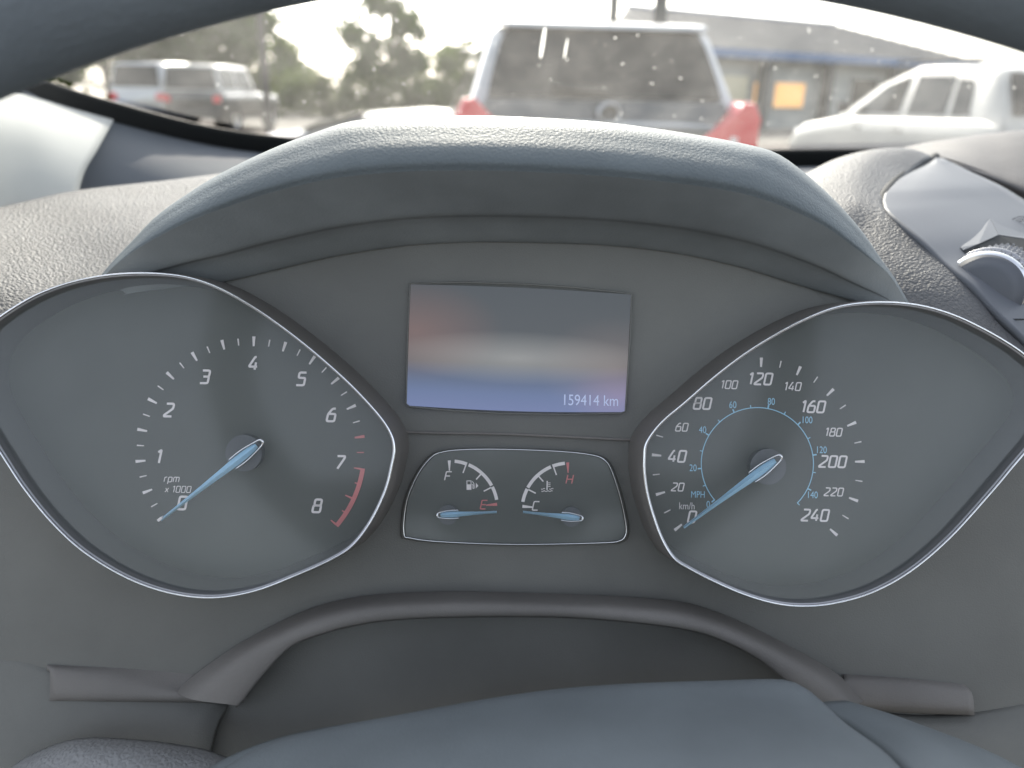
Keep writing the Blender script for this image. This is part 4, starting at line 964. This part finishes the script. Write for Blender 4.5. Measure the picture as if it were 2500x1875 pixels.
def leaves(name, clumps, n, size, mt, parent):
    V = []; Fc = []
    tot = sum(c[1] ** 2 for c in clumps)
    for c, r, sq in clumps:
        for _ in range(int(n * r * r / tot)):
            d = Vector((random.gauss(0, 1), random.gauss(0, 1), random.gauss(0, 1))).normalized() * r * abs(random.gauss(0, .62)); d.z *= sq
            a = Vector((random.gauss(0, 1), random.gauss(0, 1), random.gauss(0, 1))).normalized(); b = a.orthogonal().normalized(); s = size * random.uniform(.6, 1.4); b0 = len(V); p = c + d
            V += [p - a * s, p + b * s * .5, p + a * s, p - b * s * .5]; Fc.append((b0, b0 + 1, b0 + 2, b0 + 3))
    me = bpy.data.meshes.new(name); me.from_pydata([tuple(v) for v in V], [], Fc); me.materials.append(mt)
    return link(bpy.data.objects.new(name, me), parent)
def limb(V, Fc, a, b, ra, rb, k=7):
    b0 = len(V); d = (b - a).normalized(); s = d.orthogonal().normalized(); u = d.cross(s)
    for p, r in ((a, ra), (b, rb)):
        for i in range(k): V.append(p + (s * math.cos(2 * math.pi * i / k) + u * math.sin(2 * math.pi * i / k)) * r)
    for i in range(k): Fc.append((b0 + i, b0 + (i + 1) % k, b0 + k + (i + 1) % k, b0 + k + i))
def tree(label, px, Y, h, rad, mt, n=5000, nclump=14, low=.3, size=.16, group=None, leafy=.34, cat='tree', name='tree'):
    g = at(px, Y); t = thing(name, label, cat, g, group); V = []; Fc = []; clumps = []
    top = g + Vector((random.uniform(-.1, .1) * rad, 0, h * .62)); limb(V, Fc, g, g.lerp(top, .5), h * .035, h * .026); limb(V, Fc, g.lerp(top, .5), top, h * .026, h * .015)
    for i in range(nclump):
        a = random.uniform(0, 2 * math.pi); z = random.uniform(low, .97); rr = rad * math.sqrt(max(0, 1 - ((z - (low + .97) / 2) / (.99 - low) * 1.7) ** 2)) * random.uniform(.25, .85)
        c = g + Vector((math.cos(a) * rr, math.sin(a) * rr, h * z)); cr = rad * leafy * random.uniform(.65, 1.25); clumps.append((c, cr, random.uniform(.7, 1.15)))
        st_ = g.lerp(top, min(max(z / .62 * .6, .3), .95)); limb(V, Fc, st_, c, h * .012, h * .004, 5)
    mesh('trunk', V, Fc, M['bark'], t, True)
    leaves('crown', clumps, n, size, mt, t); return t
TG = 'trees beyond the parking lot'
tree('tall ragged tree standing left of the SUV ahead, sky showing through it', 958, 40, 5.3, 2.5, M['leaf_dark'], 7000, 22, .34, .17, TG, .30)
tree('loose broad tree just right of the utility pole', 585 + 140, 42, 3.6, 1.7, M['leaf_mid'], 4000, 14, .25, .16, TG)
tree('large dense tree directly behind the utility pole', 590, 40, 5.2, 2.6, M['leaf_dark'], 9000, 24, .2, .18, TG)
tree('broad tree behind the far black off-roader', 440, 38, 5.4, 2.8, M['leaf_dark'], 8000, 22, .2, .18, TG)
tree('tree behind the far silver people carrier', 280, 37, 5.6, 3.0, M['leaf_mid'], 8000, 22, .2, .18, TG)
tree('dark tree showing at the pointed corner of the windscreen', 90, 36, 5.8, 3.2, M['leaf_dark'], 7000, 20, .2, .18, TG)
tree('rounded bushy tree close beside the left edge of the SUV ahead', 1120, 41, 3.3, 1.7, M['leaf_mid'], 5000, 14, .1, .15, TG, .42)
for i, px in enumerate(range(560, 1200, 62)):
    tree('low shrub in the hedge row below the trees', px + random.uniform(-10, 10), 37.5 + random.uniform(-.6, .6), random.uniform(1.5, 2.0), 1.15, M['leaf_pale'] if i % 3 == 1 else M['leaf_mid'], 1800, 9, .15, .12, 'hedge shrubs', .45, 'shrub', 'shrub')
for x in range(-16, 22, 6):                   # parking bay lines
    o = sheet('bay_line', x - .06, x + .06, 10.5, 15.5, .006, M['line'], label='painted white parking bay line')
